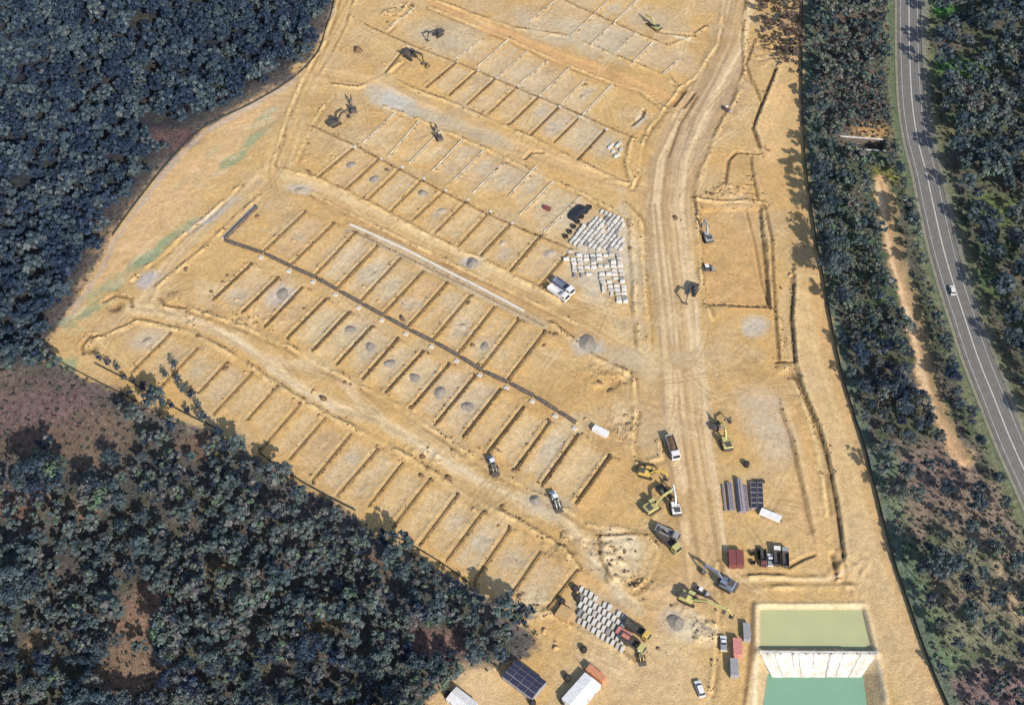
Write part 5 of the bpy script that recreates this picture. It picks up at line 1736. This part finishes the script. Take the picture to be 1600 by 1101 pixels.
def dump_truck(px, py, label, ang, cabm=WHITE, bodym=GREY, s=1.0, load=None, cat='truck', group='trucks on the site'):
    s *= 1.1
    x, y = G(px, py)
    t_ = thing('tipper_truck', label, cat, (x, y, H(x, y)), ang, group, s)
    obj('chassis', MB().box((0, 0, 0.85), (8.0, 0.9, 0.35)).mesh('chassis', STEEL), t_)
    cb = obj('cab', MB().prism([(2.2, 0.8), (4.1, 0.8), (4.15, 1.7), (3.75, 2.85), (2.2, 2.9)], -1.2, 1.2).mesh('cab', cabm), t_)
    obj('windscreen', MB().prism([(4.14, 1.78), (4.19, 1.78), (3.83, 2.72), (3.78, 2.72)], -1.05, 1.05).mesh('windscreen', GLASS), cb)
    obj('side_window', MB().box((3.1, 0, 2.25), (0.9, 2.44, 0.6)).mesh('side_window', GLASS), cb)
    bd = MB()
    L0, L1 = -4.0, 1.9
    bd.box(((L0 + L1) / 2, 0, 1.2), (L1 - L0, 2.4, 0.15))
    for sy in (-1, 1):
        bd.box(((L0 + L1) / 2, sy * 1.17, 1.85), (L1 - L0, 0.1, 1.25))
    bd.box((L0 + 0.05, 0, 1.85), (0.1, 2.24, 1.2))
    bd.box((L1 - 0.05, 0, 2.0), (0.1, 2.24, 1.5))
    tb = obj('tray', bd.mesh('tray', bodym), t_)
    if load:
        vsn = [(-3.8, -1.05, 1.9), (1.7, -1.05, 1.9), (1.7, 1.05, 1.9), (-3.8, 1.05, 1.9), (-2.6, 0, 2.6), (0.6, 0, 2.7)]
        obj('load', MB().add(vsn, [(0, 1, 5, 4), (2, 3, 4, 5), (1, 2, 5), (3, 0, 4)]).mesh('load', load), tb)
    wheels(t_, [(3.1, 1.05), (3.1, -1.05), (-1.4, 1.0), (-1.4, -1.0), (-2.7, 1.0), (-2.7, -1.0)], 0.52, 0.42)
    return t_


def loader(px, py, label, ang, colm=YEL, s=1.0, group='wheel loaders and rollers'):
    x, y = G(px, py)
    t_ = thing('wheel_loader', label, 'loader', (x, y, H(x, y)), ang, group, s)
    obj('rear_body', MB().prism([(-3.2, 0.9), (-0.4, 0.9), (-0.4, 1.9), (-1.0, 2.1), (-3.1, 1.9)], -1.0, 1.0).mesh('rear_body', colm), t_)
    obj('front_frame', MB().prism([(-0.4, 0.8), (2.0, 0.8), (2.0, 1.2), (0.4, 1.7), (-0.4, 1.7)], -0.6, 0.6).mesh('front_frame', STEEL), t_)
    cb = obj('cab', MB().prism([(-1.1, 1.95), (0.3, 1.9), (0.2, 3.1), (-1.0, 3.1)], -0.75, 0.75).mesh('cab', GLASS), t_)
    obj('cab_roof', MB().box((-0.4, 0, 3.16), (1.5, 1.7, 0.12)).mesh('cab_roof', WHITE), cb)
    for sy in (-1, 1):
        obj('lift_arm', MB().prism([(0.4, 1.55), (2.0, 1.35), (3.3, 0.5), (3.4, 0.75), (2.1, 1.7), (0.5, 1.85)], sy * 0.55 - 0.1, sy * 0.55 + 0.1).mesh('lift_arm', colm), t_)
    obj('bucket', MB().prism([(3.2, 0.15), (4.4, 0.08), (4.45, 0.16), (3.45, 0.35), (3.5, 1.15), (3.1, 1.1)], -1.35, 1.35).mesh('bucket', STEEL), t_)
    wheels(t_, [(1.4, 1.05), (1.4, -1.05), (-1.9, 1.05), (-1.9, -1.05)], 0.78, 0.62)
    return t_


def roller(px, py, label, ang, colm=YEL, s=1.0):
    x, y = G(px, py)
    t_ = thing('soil_roller', label, 'roller', (x, y, H(x, y)), ang, 'wheel loaders and rollers', s)
    obj('drum', MB().tube((2.0, -1.05, 0.75), (2.0, 1.05, 0.75), 0.75, 0.75, 18).mesh('drum', GREY), t_)
    mb = MB()
    for sy in (-1, 1):
        mb.box((1.7, sy * 1.18, 0.8), (2.2, 0.16, 0.4))
    mb.box((0.7, 0, 0.8), (0.25, 2.3, 0.4))
    obj('drum_frame', mb.mesh('drum_frame', colm), t_)
    obj('body', MB().prism([(-2.7, 0.7), (0.4, 0.7), (0.4, 1.3), (-0.2, 1.6), (-2.6, 1.7)], -0.9, 0.9).mesh('body', colm), t_)
    cb = obj('cab', MB().box((-0.5, 0, 2.2), (1.2, 1.5, 1.2)).mesh('cab', GLASS), t_)
    obj('cab_roof', MB().box((-0.5, 0, 2.86), (1.5, 1.75, 0.12)).mesh('cab_roof', WHITE), cb)
    wheels(t_, [(-1.6, 1.05), (-1.6, -1.05)], 0.75, 0.5)
    return t_


def ute(px, py, label, ang, bodym=WHITE, s=1.0, cat='utility vehicle', name='utility_vehicle', z=None, hatch=False):
    x, y = G(px, py)
    t_ = thing(name, label, cat, (x, y, H(x, y) if z is None else z), ang, 'light vehicles', s)
    bd = obj('body', MB().prism([(-2.5, 0.45), (2.45, 0.45), (2.55, 0.75), (2.35, 1.0), (1.2, 1.12), (-2.5, 1.1)], -0.93, 0.93).mesh('body', bodym), t_)
    x0 = -2.2 if hatch else -0.6
    cb = obj('cabin', MB().prism([(x0, 1.11), (1.2, 1.11), (0.55, 1.72), (x0 + 0.35, 1.74)], -0.82, 0.82).mesh('cabin', GLASS), t_)
    obj('roof', MB().box(((x0 + 0.95) / 2, 0, 1.76), (abs(0.55 - x0) - 0.3, 1.5, 0.06)).mesh('roof', bodym), cb)
    if not hatch:
        obj('tray', MB().box((-1.6, 0, 1.2), (1.8, 1.8, 0.18)).mesh('tray', GREY), t_)
    for sy in (-1, 1):
        obj('headlight', MB().box((2.44, sy * 0.65, 0.82), (0.12, 0.35, 0.16)).mesh('headlight', WHITE), t_)
    wheels(t_, [(1.55, 0.82), (1.55, -0.82), (-1.5, 0.82), (-1.5, -0.82)], 0.37, 0.25)
    return t_


UPA = heading((1000, 700), (1000, 650))
A_V = math.atan2(V.y, V.x)
A_U = math.atan2(U.y, U.x)
excavator(1134, 696, 'lime yellow excavator digging alone on the right of the haul road', heading((1134, 700), (1118, 655)), LIME, 1.05)
excavator(1055, 797, 'pale excavator with boom raised, right one of the pair left of haul road', heading((1055, 800), (1046, 760)), WHITE, 1.0)
excavator(1019, 795, 'lime and white excavator, left one of the pair left of haul road', heading((1015, 800), (1055, 775)), LIME, 1.1)
excavator(1010, 742, 'tan excavator with long boom reaching right, above the excavator pair', heading((1000, 742), (1040, 752)), YEL, 1.0)
excavator(1133, 915, 'blue-grey excavator beside the haul road end, boom reaching up left', heading((1133, 918), (1095, 898)), BLUE, 1.15)
excavator(1076, 938, 'lime long-reach excavator with boom laid out towards the ponds', heading((1074, 937), (1140, 966)), LIME, 1.1, (1.5, 0.9), 0.0, 1.9)
excavator(1082, 457, 'dark excavator on the right edge of the haul road opposite the block yard', heading((1090, 450), (1080, 470)), STEEL, 1.0)
excavator(1106, 371, 'dark excavator at the left rim of the dug rectangle', heading((1108, 375), (1100, 355)), GREY, 1.0)
excavator(641, 90, 'dark excavator with shadow on the far left lots', heading((640, 92), (655, 100)), STEEL, 1.15)
excavator(685, 56, 'small excavator beside a curved cut in the far left lots', heading((685, 58), (672, 66)), STEEL, 0.9)
excavator(524, 195, 'dark excavator at the left end of the row above middle street', heading((520, 195), (540, 185)), STEEL, 1.0)
excavator(686, 218, 'small excavator alone in the row below the gravelled street', heading((685, 220), (680, 210)), STEEL, 0.8)
excavator(1024, 44, 'lime excavator at the head of the angled trench near the top', heading((1024, 44), (1012, 36)), LIME, 0.95)
excavator(552, 174, 'small dark excavator below the gravelled patch of street', heading((552, 174), (548, 160)), STEEL, 0.85)
dump_truck(1050, 703, 'grey tipper truck with pale cab parked above the excavators', heading((1044, 690), (1055, 722)), WHITE, GREY, 1.15, SOILD)
dump_truck(1044, 850, 'dark tipper truck with lime cab below the excavator pair', heading((1035, 842), (1060, 866)), LIME, STEEL, 1.15)
dump_truck(1042, 836, 'grey water truck parked behind the dark tipper', heading((1025, 832), (1055, 846)), GREY, GREY, 1.0)
dump_truck(880, 452, 'white truck nearer the block yard, upper of two parked white trucks', heading((870, 440), (900, 462)), WHITE, BLUE, 1.15)
dump_truck(872, 462, 'white and blue truck, lower of two parked below the block yard', heading((862, 452), (895, 474)), WHITE, WHITE, 1.1)
dump_truck(996, 988, 'dark yellow truck, upper of two beside the lower block yard', heading((980, 978), (1012, 1000)), YEL, STEEL, 1.05)
dump_truck(988, 1008, 'yellow truck, lower of two beside the lower block yard', heading((972, 1000), (1005, 1022)), LIME, STEEL, 1.05)
dump_truck(1213, 872, 'white-cabbed dark truck in the row beside the maroon container', heading((1213, 885), (1212, 860)), WHITE, STEEL, 0.85)
dump_truck(1226, 874, 'dark truck at the right end of the row beside the maroon containers', heading((1226, 886), (1225, 862)), GREY, STEEL, 0.85)
dump_truck(1192, 874, 'maroon and dark truck between black bins and white utility vehicle', heading((1192, 862), (1193, 886)), MAROON, STEEL, 0.75)
excavator(1120, 668, 'dark excavator working close behind the lime one right of the haul road', heading((1120, 668), (1135, 662)), STEEL, 0.75)
excavator(1036, 770, 'dark small excavator squeezed between the excavator pair', heading((1036, 770), (1046, 780)), STEEL, 0.8)
roller(1096, 926, 'small dark roller left of the blue-grey excavator', heading((1096, 926), (1108, 932)), STEEL, 0.9)
loader(1000, 1022, 'dusty yellow loader at the lower right of the two yellow trucks', heading((1000, 1015), (1004, 1030)), YEL, 0.95)
loader(770, 728, 'grey loader parked on the site track corner left of the pale lots', heading((768, 722), (775, 742)), GREY, 1.1)
loader(868, 784, 'white and grey loader beside the gravel heap on the site track', heading((864, 776), (872, 795)), WHITE, 1.1)
roller(1106, 419, 'dark soil roller inside the left rim of the dug rectangle', heading((1095, 420), (1118, 418)), STEEL, 1.05)
roller(1136, 173, 'small soil roller alone on the brown patch at the upper haul road', heading((1130, 170), (1140, 176)), MAROON, 0.8)
ute(1130, 1006, 'white utility vehicle left of the faded red container', UPA, WHITE, 1.1)
ute(1203, 876, 'white utility vehicle between bins and dark truck', UPA, WHITE, 1.0)
ute(1093, 1077, 'white van at the bottom of the yard left of the ponds', UPA + 0.3, WHITE, 1.15, 'van', 'van', hatch=True)
xr, yr = G(1488, 457)
ute(1487, 456, 'white car driving in the left lane of the motorway', heading((1490, 470), (1484, 440)), WHITE, 1.0, 'car', 'car', 0.31, True)


# ------------------------------------------------------------------ containers, sheds
def container(px, py, label, ang, m_, L=6.1, W=2.44, Hh=2.6, name='shipping_container', cat='container', roofm=None, z=0):
    x, y = G(px, py)
    t_ = thing(name, label, cat, (x, y, hmin(x, y, 2.0) + 0.02 + z), ang)
    mb = MB()
    n = max(6, int(L / 0.35))
    prof = []
    for k in range(n):
        xx = -L / 2 + L * k / n
        w = L / n
        prof += [(xx, 0.0), (xx + w * 0.45, 0.0), (xx + w * 0.55, 0.05), (xx + w * 0.95, 0.05)]
    for sy in (-1, 1):
        vsn, fs = [], []
        for i, (xx, dd) in enumerate(prof):
            yv = sy * (W / 2 - dd)
            vsn += [(xx, yv, 0.12), (xx, yv, Hh - 0.12)]
        for i in range(len(prof) - 1):
            fs.append((2 * i, 2 * i + 2, 2 * i + 3, 2 * i + 1))
        mb.add(vsn, fs)
    mb.box((0, 0, 0.07), (L, W, 0.14))
    mb.box((-L / 2 + 0.04, 0, Hh / 2), (0.08, W - 0.02, Hh - 0.2))
    obj('wall', mb.mesh('container_wall', m_), t_)
    rf = MB().box((0, 0, Hh - 0.06), (L + 0.02, W + 0.02, 0.12))
    for k in range(int(L / 0.6)):
        rf.box((-L / 2 + 0.3 + 0.6 * k, 0, Hh + 0.01), (0.25, W - 0.2, 0.05))
    obj('roof', rf.mesh('container_roof', roofm or m_), t_)
    dr = obj('door', MB().box((L / 2 - 0.03, 0, Hh / 2), (0.07, W - 0.16, Hh - 0.3)).mesh('door', m_), t_)
    obj('lock_bar', MB().tube((L / 2 + 0.03, 0.3, 0.3), (L / 2 + 0.03, 0.3, Hh - 0.3), 0.03, 0.03, 5).tube((L / 2 + 0.03, -0.3, 0.3), (L / 2 + 0.03, -0.3, Hh - 0.3), 0.03, 0.03, 5).mesh('lock_bar', GREY), dr)
    return t_


container(1143, 876, 'left one of two maroon containers beside the line of bins', UPA, MAROON, 6.1, 2.5)
container(1155, 876, 'right one of two maroon containers beside the line of bins', UPA, MAROON, 6.1, 2.5)
container(1151, 1014, 'faded red container in the yard left of the upper pond', UPA, PINK, 6.1, 2.9, roofm=PINK)
container(1146, 1046, 'dark grey container below the faded red one', UPA, GREY, 6.1, 2.6)
container(1166, 989, 'narrow dark grey container against the pond bank', UPA, GREY, 6.1, 2.4)
container(938, 676, 'white box container at the right end of the charcoal wall', A_U, ROOFW, 6.1, 2.3, 1.9, roofm=ROOFW)
container(974, 992, 'faded pink skip container beside the lower block yard', A_U, PINK, 5.0, 2.6, 1.9)
container(882, 962, 'square tan bin beside the lower block yard', A_U, TANBIN, 5.2, 4.6, 2.4, 'storage_bin', 'bin')
container(855, 327, 'red-brown bin alone left of the black tarpaulin stack', A_U, MAROON, 3.2, 1.6, 1.4, 'storage_bin', 'bin')


def gable_shed(px, py, label, ang, L, W, hw, hr, wallm, roofm, panels=False):
    x, y = G(px, py)
    t_ = thing('site_shed', label, 'shed', (x, y, 0.0), ang)
    mb = MB()
    mb.add([(-L / 2, -W / 2, -0.3), (L / 2, -W / 2, -0.3), (L / 2, W / 2, -0.3), (-L / 2, W / 2, -0.3), (-L / 2, -W / 2, hw), (L / 2, -W / 2, hw), (L / 2, W / 2, hw), (-L / 2, W / 2, hw), (-L / 2, 0, hr), (L / 2, 0, hr)],
           [(0, 1, 5, 4), (2, 3, 7, 6), (1, 2, 6, 9, 5), (3, 0, 4, 8, 7)])
    obj('wall', mb.mesh('shed_wall', wallm), t_)
    dr = obj('door', MB().box((L / 4, -W / 2 - 0.03, 1.0), (0.9, 0.06, 2.0)).mesh('door', GREY), t_)
    obj('handle', MB().box((L / 4 + 0.3, -W / 2 - 0.09, 1.0), (0.12, 0.06, 0.06)).mesh('handle', STEEL), dr)
    for k in (-1, 0):
        wd_ = obj('window', MB().box((k * L / 4 - 0.5, -W / 2 - 0.03, 1.45), (1.2, 0.06, 0.9)).mesh('window', WHITE), t_)
        obj('pane', MB().box((k * L / 4 - 0.5, -W / 2 - 0.07, 1.45), (1.05, 0.03, 0.75)).mesh('pane', GLASS), wd_)
    slope = math.atan2(hr - hw, W / 2)
    sl = math.hypot(W / 2, hr - hw) + 0.3
    rf = MB()
    nrib = int(L / 0.75)
    for sy in (-1, 1):
        c = Vector((0, sy * (W / 4 + 0.1), (hw + hr) / 2 + 0.02))
        for k in range(nrib):
            w = L / nrib
            xx = -L / 2 + w * (k + 0.5)
            pts = []
            for dx, dz in ((-w / 2, 0.0), (w * 0.3, 0.0), (w * 0.38, 0.07), (w / 2, 0.07)):
                pts.append((xx + dx, dz))
            vsn, fs = [], []
            for xx2, dz in pts:
                for e in (-0.5, 0.5):
                    yy = c.y + e * sl * math.cos(slope) * sy
                    zz = c.z - e * sl * math.sin(slope)
                    vsn.append((xx2, yy, zz + dz + 0.05))
            for i in range(3):
                fs.append((2 * i, 2 * i + 2, 2 * i + 3, 2 * i + 1))
            rf.add(vsn, fs)
    ro = obj('roof', rf.mesh('shed_roof', roofm), t_)
    if panels:
        mesh_p = MB().box((0, 0, 0), (L / 4 - 0.18, sl / 2 - 0.22, 0.06)).mesh('solar_panel', NAVY)
        for sy in (-1, 1):
            for i in range(4):
                for j in range(2):
                    e = (j - 0.5) * 0.5
                    o = obj('solar_panel', mesh_p, ro, (-L / 2 + L / 8 + i * L / 4, sy * (W / 4 + 0.1 + e * sl * math.cos(slope)), (hw + hr) / 2 - e * sl * math.sin(slope) + 0.2))
                    o.rotation_euler = (-sy * slope, 0, 0)
    return t_


A_SHED = heading((800, 1050), (840, 1080))
gable_shed(819, 1066, 'shed with dark blue panelled roof at the bottom edge', A_SHED, 12.5, 7.2, 2.7, 3.5, GREY, GREY, True)
A_OFF = heading((885, 1095), (925, 1050))
gable_shed(908, 1086, 'long white roofed site office at the bottom edge', A_OFF, 12.0, 6.4, 2.7, 3.15, WHITE, ROOFW)
container(931, 1056, 'orange container at the end of the white site office', A_OFF + math.pi / 2, ORANGE, 7.0, 2.44, 2.6)
gable_shed(722, 1100, 'small white roofed hut in the bushland clearing at the bottom edge', A_SHED, 9.0, 5.0, 2.6, 3.1, WHITE, ROOFW)


# drums / water tanks
def tank(px, py, label, r, h, m_, group=None):
    x, y = G(px, py)
    t_ = thing('water_tank', label, 'tank', (x, y, H(x, y)), R.uniform(0, 6), group)
    mb = MB()
    mb.tube((0, 0, -0.2), (0, 0, h * 0.85), r, r, 18)
    for k in range(1, 5):
        mb.tube((0, 0, h * 0.17 * k), (0, 0, h * 0.17 * k + 0.08), r + 0.03, r + 0.03, 18)
    obj('shell', mb.mesh('tank_shell', m_), t_)
    lid = obj('roof', MB().tube((0, 0, h * 0.85), (0, 0, h), r, r * 0.25, 18).mesh('tank_roof', m_), t_)
    obj('hatch', MB().tube((0, 0, h), (0, 0, h + 0.1), r * 0.22, r * 0.22, 10).mesh('hatch', STEEL), lid)


for px, py, lbl in ((898, 921, 'black tank at the top corner of the lower block yard'), (902, 936, 'black tank second from the top left of the lower block yard'), (878, 942, 'black tank nearest the tan bin'),
                    (912, 1016, 'lone black tank on bare ground above the site office'), (886, 1060, 'black tank left of the white site office'), (880, 1096, 'black tank at the bottom left corner of the site office'),
                    (700, 1086, 'black tank beside the white hut in the clearing'), (832, 1099, 'black tank below the blue panelled shed'), (1166, 727, 'small black tank above the pipe stacks')):
    tank(px, py, lbl, 1.1, 1.9, PIPEB)


# ------------------------------------------------------------------ block packs, pipes, tarpaulin stack
def pack_meshes(m_, seed, L=2.2, W=1.15, h=0.95):
    rng = random.Random(seed)
    mb = MB()
    nl, nw = 4, 4
    for k in range(nl):
        for j in range(nw):
            mb.box((rng.uniform(-0.04, 0.04), -W / 2 + W * (j + 0.5) / nw, 0.16 + h * (k + 0.5) / nl), (L, W / nw - 0.025, h / nl - 0.02))
    a = mb.mesh('sleepers', m_)
    mb = MB()
    for xx in (-0.75, 0, 0.75):
        mb.box((xx, 0, 0.06), (0.12, W, 0.14))
    return a, mb.mesh('bearers', TIMBER)


PK = [pack_meshes(m_, k, h=hh) for k, (m_, hh) in enumerate(((CONCW, 0.95), (CONCW, 0.7), (CONC, 0.95), (CONCW, 1.2), (GREY, 0.9)))]


def pack(x, y, ang, label, group, wts=(5, 4, 3, 2, 1.3)):
    k = R.choices(range(len(PK)), wts)[0]
    t_ = thing('block_pack', label, 'block pack', (x, y, H(x, y)), ang + R.uniform(-0.09, 0.09), group)
    t_.scale = (R.uniform(0.88, 1.05), R.uniform(0.85, 1.05), R.uniform(0.6, 1.2))
    obj('sleepers', PK[k][0], t_)['kind'] = 'stuff'
    obj('bearers', PK[k][1], t_)['kind'] = 'stuff'


lab1 = 'white concrete sleeper pack in the tight diagonal rows of the upper block yard'
YA = GP([(888, 380), (938, 330), (974, 346), (974, 394), (930, 392)])
c0 = np.array(G(930, 365))
for i in range(-16, 17):
    for j in range(-10, 11):
        p = c0 + np.array(V) * i * 2.5 + np.array(U) * j * (1.95 + (0.0))
        if inside(YA, p[0], p[1]) and R.random() < 0.95:
            pack(p[0], p[1], A_V, lab1, 'packs in the diagonal rows of the upper block yard')
lab2 = 'white concrete sleeper pack in the looser squared rows below the diagonal block rows'
YB = GP([(880, 404), (930, 396), (974, 398), (980, 440), (986, 476), (962, 474), (938, 452), (934, 436), (898, 432)])
c0 = np.array(G(940, 430))
for i in range(-12, 13):
    for j in range(-14, 15):
        p = c0 + np.array((1.0, 0.03)) * i * 2.75 + np.array((-0.06, 1.0)) * j * 2.15
        if inside(YB, p[0], p[1]) and R.random() < 0.85:
            pack(p[0] + R.uniform(-.2, .2), p[1] + R.uniform(-.2, .2), 0.0 if (i // 2) % 2 else math.pi / 2 * (R.random() < 0.25), lab2, 'packs in the squared rows of the upper block yard')
lab3 = 'white concrete block pack in the neat grid of the lower block yard'
q0, q1, q2 = np.array(G(908, 922)), np.array(G(976, 966)), np.array(G(905, 976))
for i in range(10):
    for j in range(5):
        p = q0 + (q1 - q0) * i / 9.3 + (q2 - q0) * j / 4.4
        if R.random() < 0.97:
            pack(p[0], p[1], A_V + 0.12, lab3, 'packs in the lower block yard')
lab4 = 'white concrete pack in the small cluster at the right end of the upper rows'
for px, py in ((952, 232), (958, 238), (964, 230), (970, 236), (966, 244), (956, 228), (962, 246), (968, 226)):
    x, y = G(px, py)
    pack(x, y, A_V, lab4, 'packs at the right end of the upper rows')

x, y = G(903, 333)
t_ = thing('tarpaulin_stack', 'black tarpaulin covered stack at the top left of the upper block yard', 'stack', (x, y, H(x, y)), A_V)
rngt = np.random.default_rng(5).random((14, 8))


def tp(u, v):
    e = min(u, 1 - u, v, 1 - v)
    return ((u - 0.5) * 10.5, (v - 0.5) * 5.6 + 0.6 * math.sin(u * 5), -0.1 + 1.5 * min(1, e * 5.5) ** 0.6 + 0.25 * rngt[int(u * 12), int(v * 6)])


obj('tarpaulin', sheet('tarpaulin', tp, 12, 6, TARP), t_)
for k in range(7):
    px, py = 921 - k * 6.2, 325 + k * 7.6
    x, y = G(px, py)
    t_ = thing('pipe_coil', ('topmost' if k == 0 else ORD[k] + ' from the top') + ' black pipe coil in the line left of the upper block yard', 'pipe coil', (x, y, H(x, y)), 0, 'black pipe coils by the upper block yard')
    mb = MB()
    for lay in range(4):
        n = 16
        for i in range(n):
            a0, a1 = 2 * math.pi * i / n, 2 * math.pi * (i + 1) / n
            rr = 0.95 - 0.04 * (lay % 2)
            mb.tube((rr * math.cos(a0), rr * math.sin(a0), 0.16 + 0.27 * lay), (rr * math.cos(a1), rr * math.sin(a1), 0.16 + 0.27 * lay), 0.16, 0.16, 5, False)
    obj('coil', mb.mesh('coil', PIPEB), t_)

# pipe stacks beside the haul road
def pipe_stack(px, py, label, ang, L, r, cols, rows, m_, mat2=None):
    x, y = G(px, py)
    t_ = thing('pipe_stack', label, 'pipe stack', (x, y, H(x, y)), ang)
    pm = MB().tube((-L / 2, 0, 0), (L / 2, 0, 0), r, r, 10, True).mesh('pipe', m_)
    for j in range(rows):
        for i in range(cols - j):
            obj('pipe', pm, t_, (R.uniform(-0.1, 0.1), (i - (cols - j - 1) / 2) * 2 * r * 1.01, 0.14 + r + j * r * 1.74))
    br = MB().box((0, 0, 0.05), (0.15, cols * 2 * r + 0.2, 0.16)).mesh('bearer', TIMBER)
    for xx in (-L * 0.3, L * 0.3):
        obj('bearer', br, t_, (xx, 0, 0))


A_P = heading((1145, 800), (1140, 755))
pipe_stack(1131, 778, 'single line of tan-grey pipes at the left of the pipe stacks', A_P, 11.0, 0.22, 2, 1, PIPEG)
pipe_stack(1141, 777, 'left grey pipe stack beside the haul road', A_P, 11.5, 0.30, 4, 2, PIPEG)
pipe_stack(1156, 776, 'middle and tallest grey pipe stack beside the haul road', A_P, 14.0, 0.34, 4, 3, PIPEG)
pipe_stack(1165, 779, 'narrow grey pipe stack between tallest stack and blue crates', A_P, 11.0, 0.26, 3, 1, PIPEG)
cm = MB()
cm.box((0, 0, 0.1), (2.0, 2.2, 0.16))
for sx in (-1, 1):
    cm.box((sx * 0.95, 0, 0.75), (0.1, 2.2, 1.3))
    cm.box((0, sx * 1.05, 0.75), (1.8, 0.1, 1.3))
crm = cm.mesh('crate_wall', PIPEG)
fil = MB().box((0, 0, 0.7), (1.78, 1.98, 1.0)).mesh('crate_fill', mat('crate_contents', (0.035, 0.038, 0.06), 0.6, var=0.4))
for i in range(5):
    for j in range(2):
        x, y = G(1176 + j * 10.5 + i * 0.3, 760 + i * 8.0)
        t_ = thing('crate', ('left' if j == 0 else 'right') + ' column, ' + ['farthest', 'second farthest', 'middle', 'second nearest', 'nearest'][i] + ' of the dark blue crates by the pipe stacks', 'crate', (x, y, H(x, y)), A_P - math.pi / 2, 'dark blue crates')
        obj('crate_wall', crm, t_)
        obj('contents', fil, t_)
pipe_stack(1186, 753, 'short black pipes above the blue crates', A_P + math.pi / 2, 4.0, 0.35, 2, 1, PIPEB)
# white flat trailer
x, y = G(1203, 808)
t_ = thing('box_trailer', 'long white box trailer below the blue crates', 'trailer', (x, y, H(x, y)), heading((1188, 803), (1218, 815)), None)
obj('box', MB().box((0, 0, 1.55), (7.6, 2.2, 1.7)).mesh('trailer_box', ROOFW), t_)
obj('chassis', MB().box((0.2, 0, 0.6), (8.4, 0.8, 0.2)).mesh('trailer_chassis', STEEL), t_)
wheels(t_, [(-1.5, 0.95), (-1.5, -0.95), (-2.5, 0.95), (-2.5, -0.95)], 0.42, 0.3)
# dark bins in the line beside the maroon containers
for k, (px, py) in enumerate(((1175, 866), (1184, 866), (1176, 880), (1186, 872))):
    x, y = G(px, py)
    t_ = thing('skip_bin', ['upper left', 'upper right', 'lower left', 'lower right'][k] + ' small black bin between maroon containers and white vehicle', 'bin', (x, y, H(x, y)), R.uniform(-.2, .2), 'small black bins')
    mb = MB()
    mb.box((0, 0, 0.1), (1.3, 1.1, 0.12))
    for sx in (-1, 1):
        mb.box((sx * 0.68, 0, 0.65), (0.08, 1.2, 1.1), 0, sx * 0.15)
        mb.box((0, sx * 0.6, 0.65), (1.3, 0.06, 1.05))
    obj('shell', mb.mesh('bin_shell', BLACK), t_)

# bush-track culvert: two pale headwalls over a dark slot
for px0, py0, px1, py1, lbl in ((1312, 211, 1379, 216, 'pale concrete headwall on the far side of the bush culvert'), (1323, 234, 1385, 237, 'pale concrete headwall on the near side of the bush culvert')):
    a, b = G(px0, py0), G(px1, py1)
    sh = -1.1 if 'far' in lbl else 0.3
    a, b = (a[0], a[1] + sh), (b[0], b[1] + sh)
    L = math.dist(a, b)
    t_ = thing('culvert_headwall', lbl, 'headwall', (a[0], a[1], 0), math.atan2(b[1] - a[1], b[0] - a[0]), 'culvert headwalls')
    obj('wall', MB().box((L / 2, 0, -1.6), (L, 0.4, 3.6)).mesh('headwall', CONCD), t_)  # face coloured charcoal to stand for the dark void of the slot
    obj('coping', MB().box((L / 2, 0, 0.27), (L + 0.2, 0.75, 0.14)).mesh('coping', CONCW), t_)
# timber edge boards round the dug rectangle
for a_, b_, lbl in (((1137, 322), (1162, 320), 'short timber board at the far rim of the dug rectangle'), ((1140, 482), (1202, 484), 'long timber board at the near rim of the dug rectangle')):
    a, b = G(*a_), G(*b_)
    L = math.dist(a, b)
    t_ = thing('timber_board', lbl, 'board', (a[0], a[1], H(*a)), math.atan2(b[1] - a[1], b[0] - a[0]))
    obj('board', MB().box((L / 2, 0, 0.3), (L, 0.15, 0.9)).mesh('board', TIMBER), t_)
    mb = MB()
    for k in range(int(L / 1.5) + 1):
        mb.box((0.1 + k * 1.5, 0.15, 0.25), (0.1, 0.12, 1.1))
    obj('stakes', mb.mesh('stakes', TIMBER), t_)['kind'] = 'stuff'
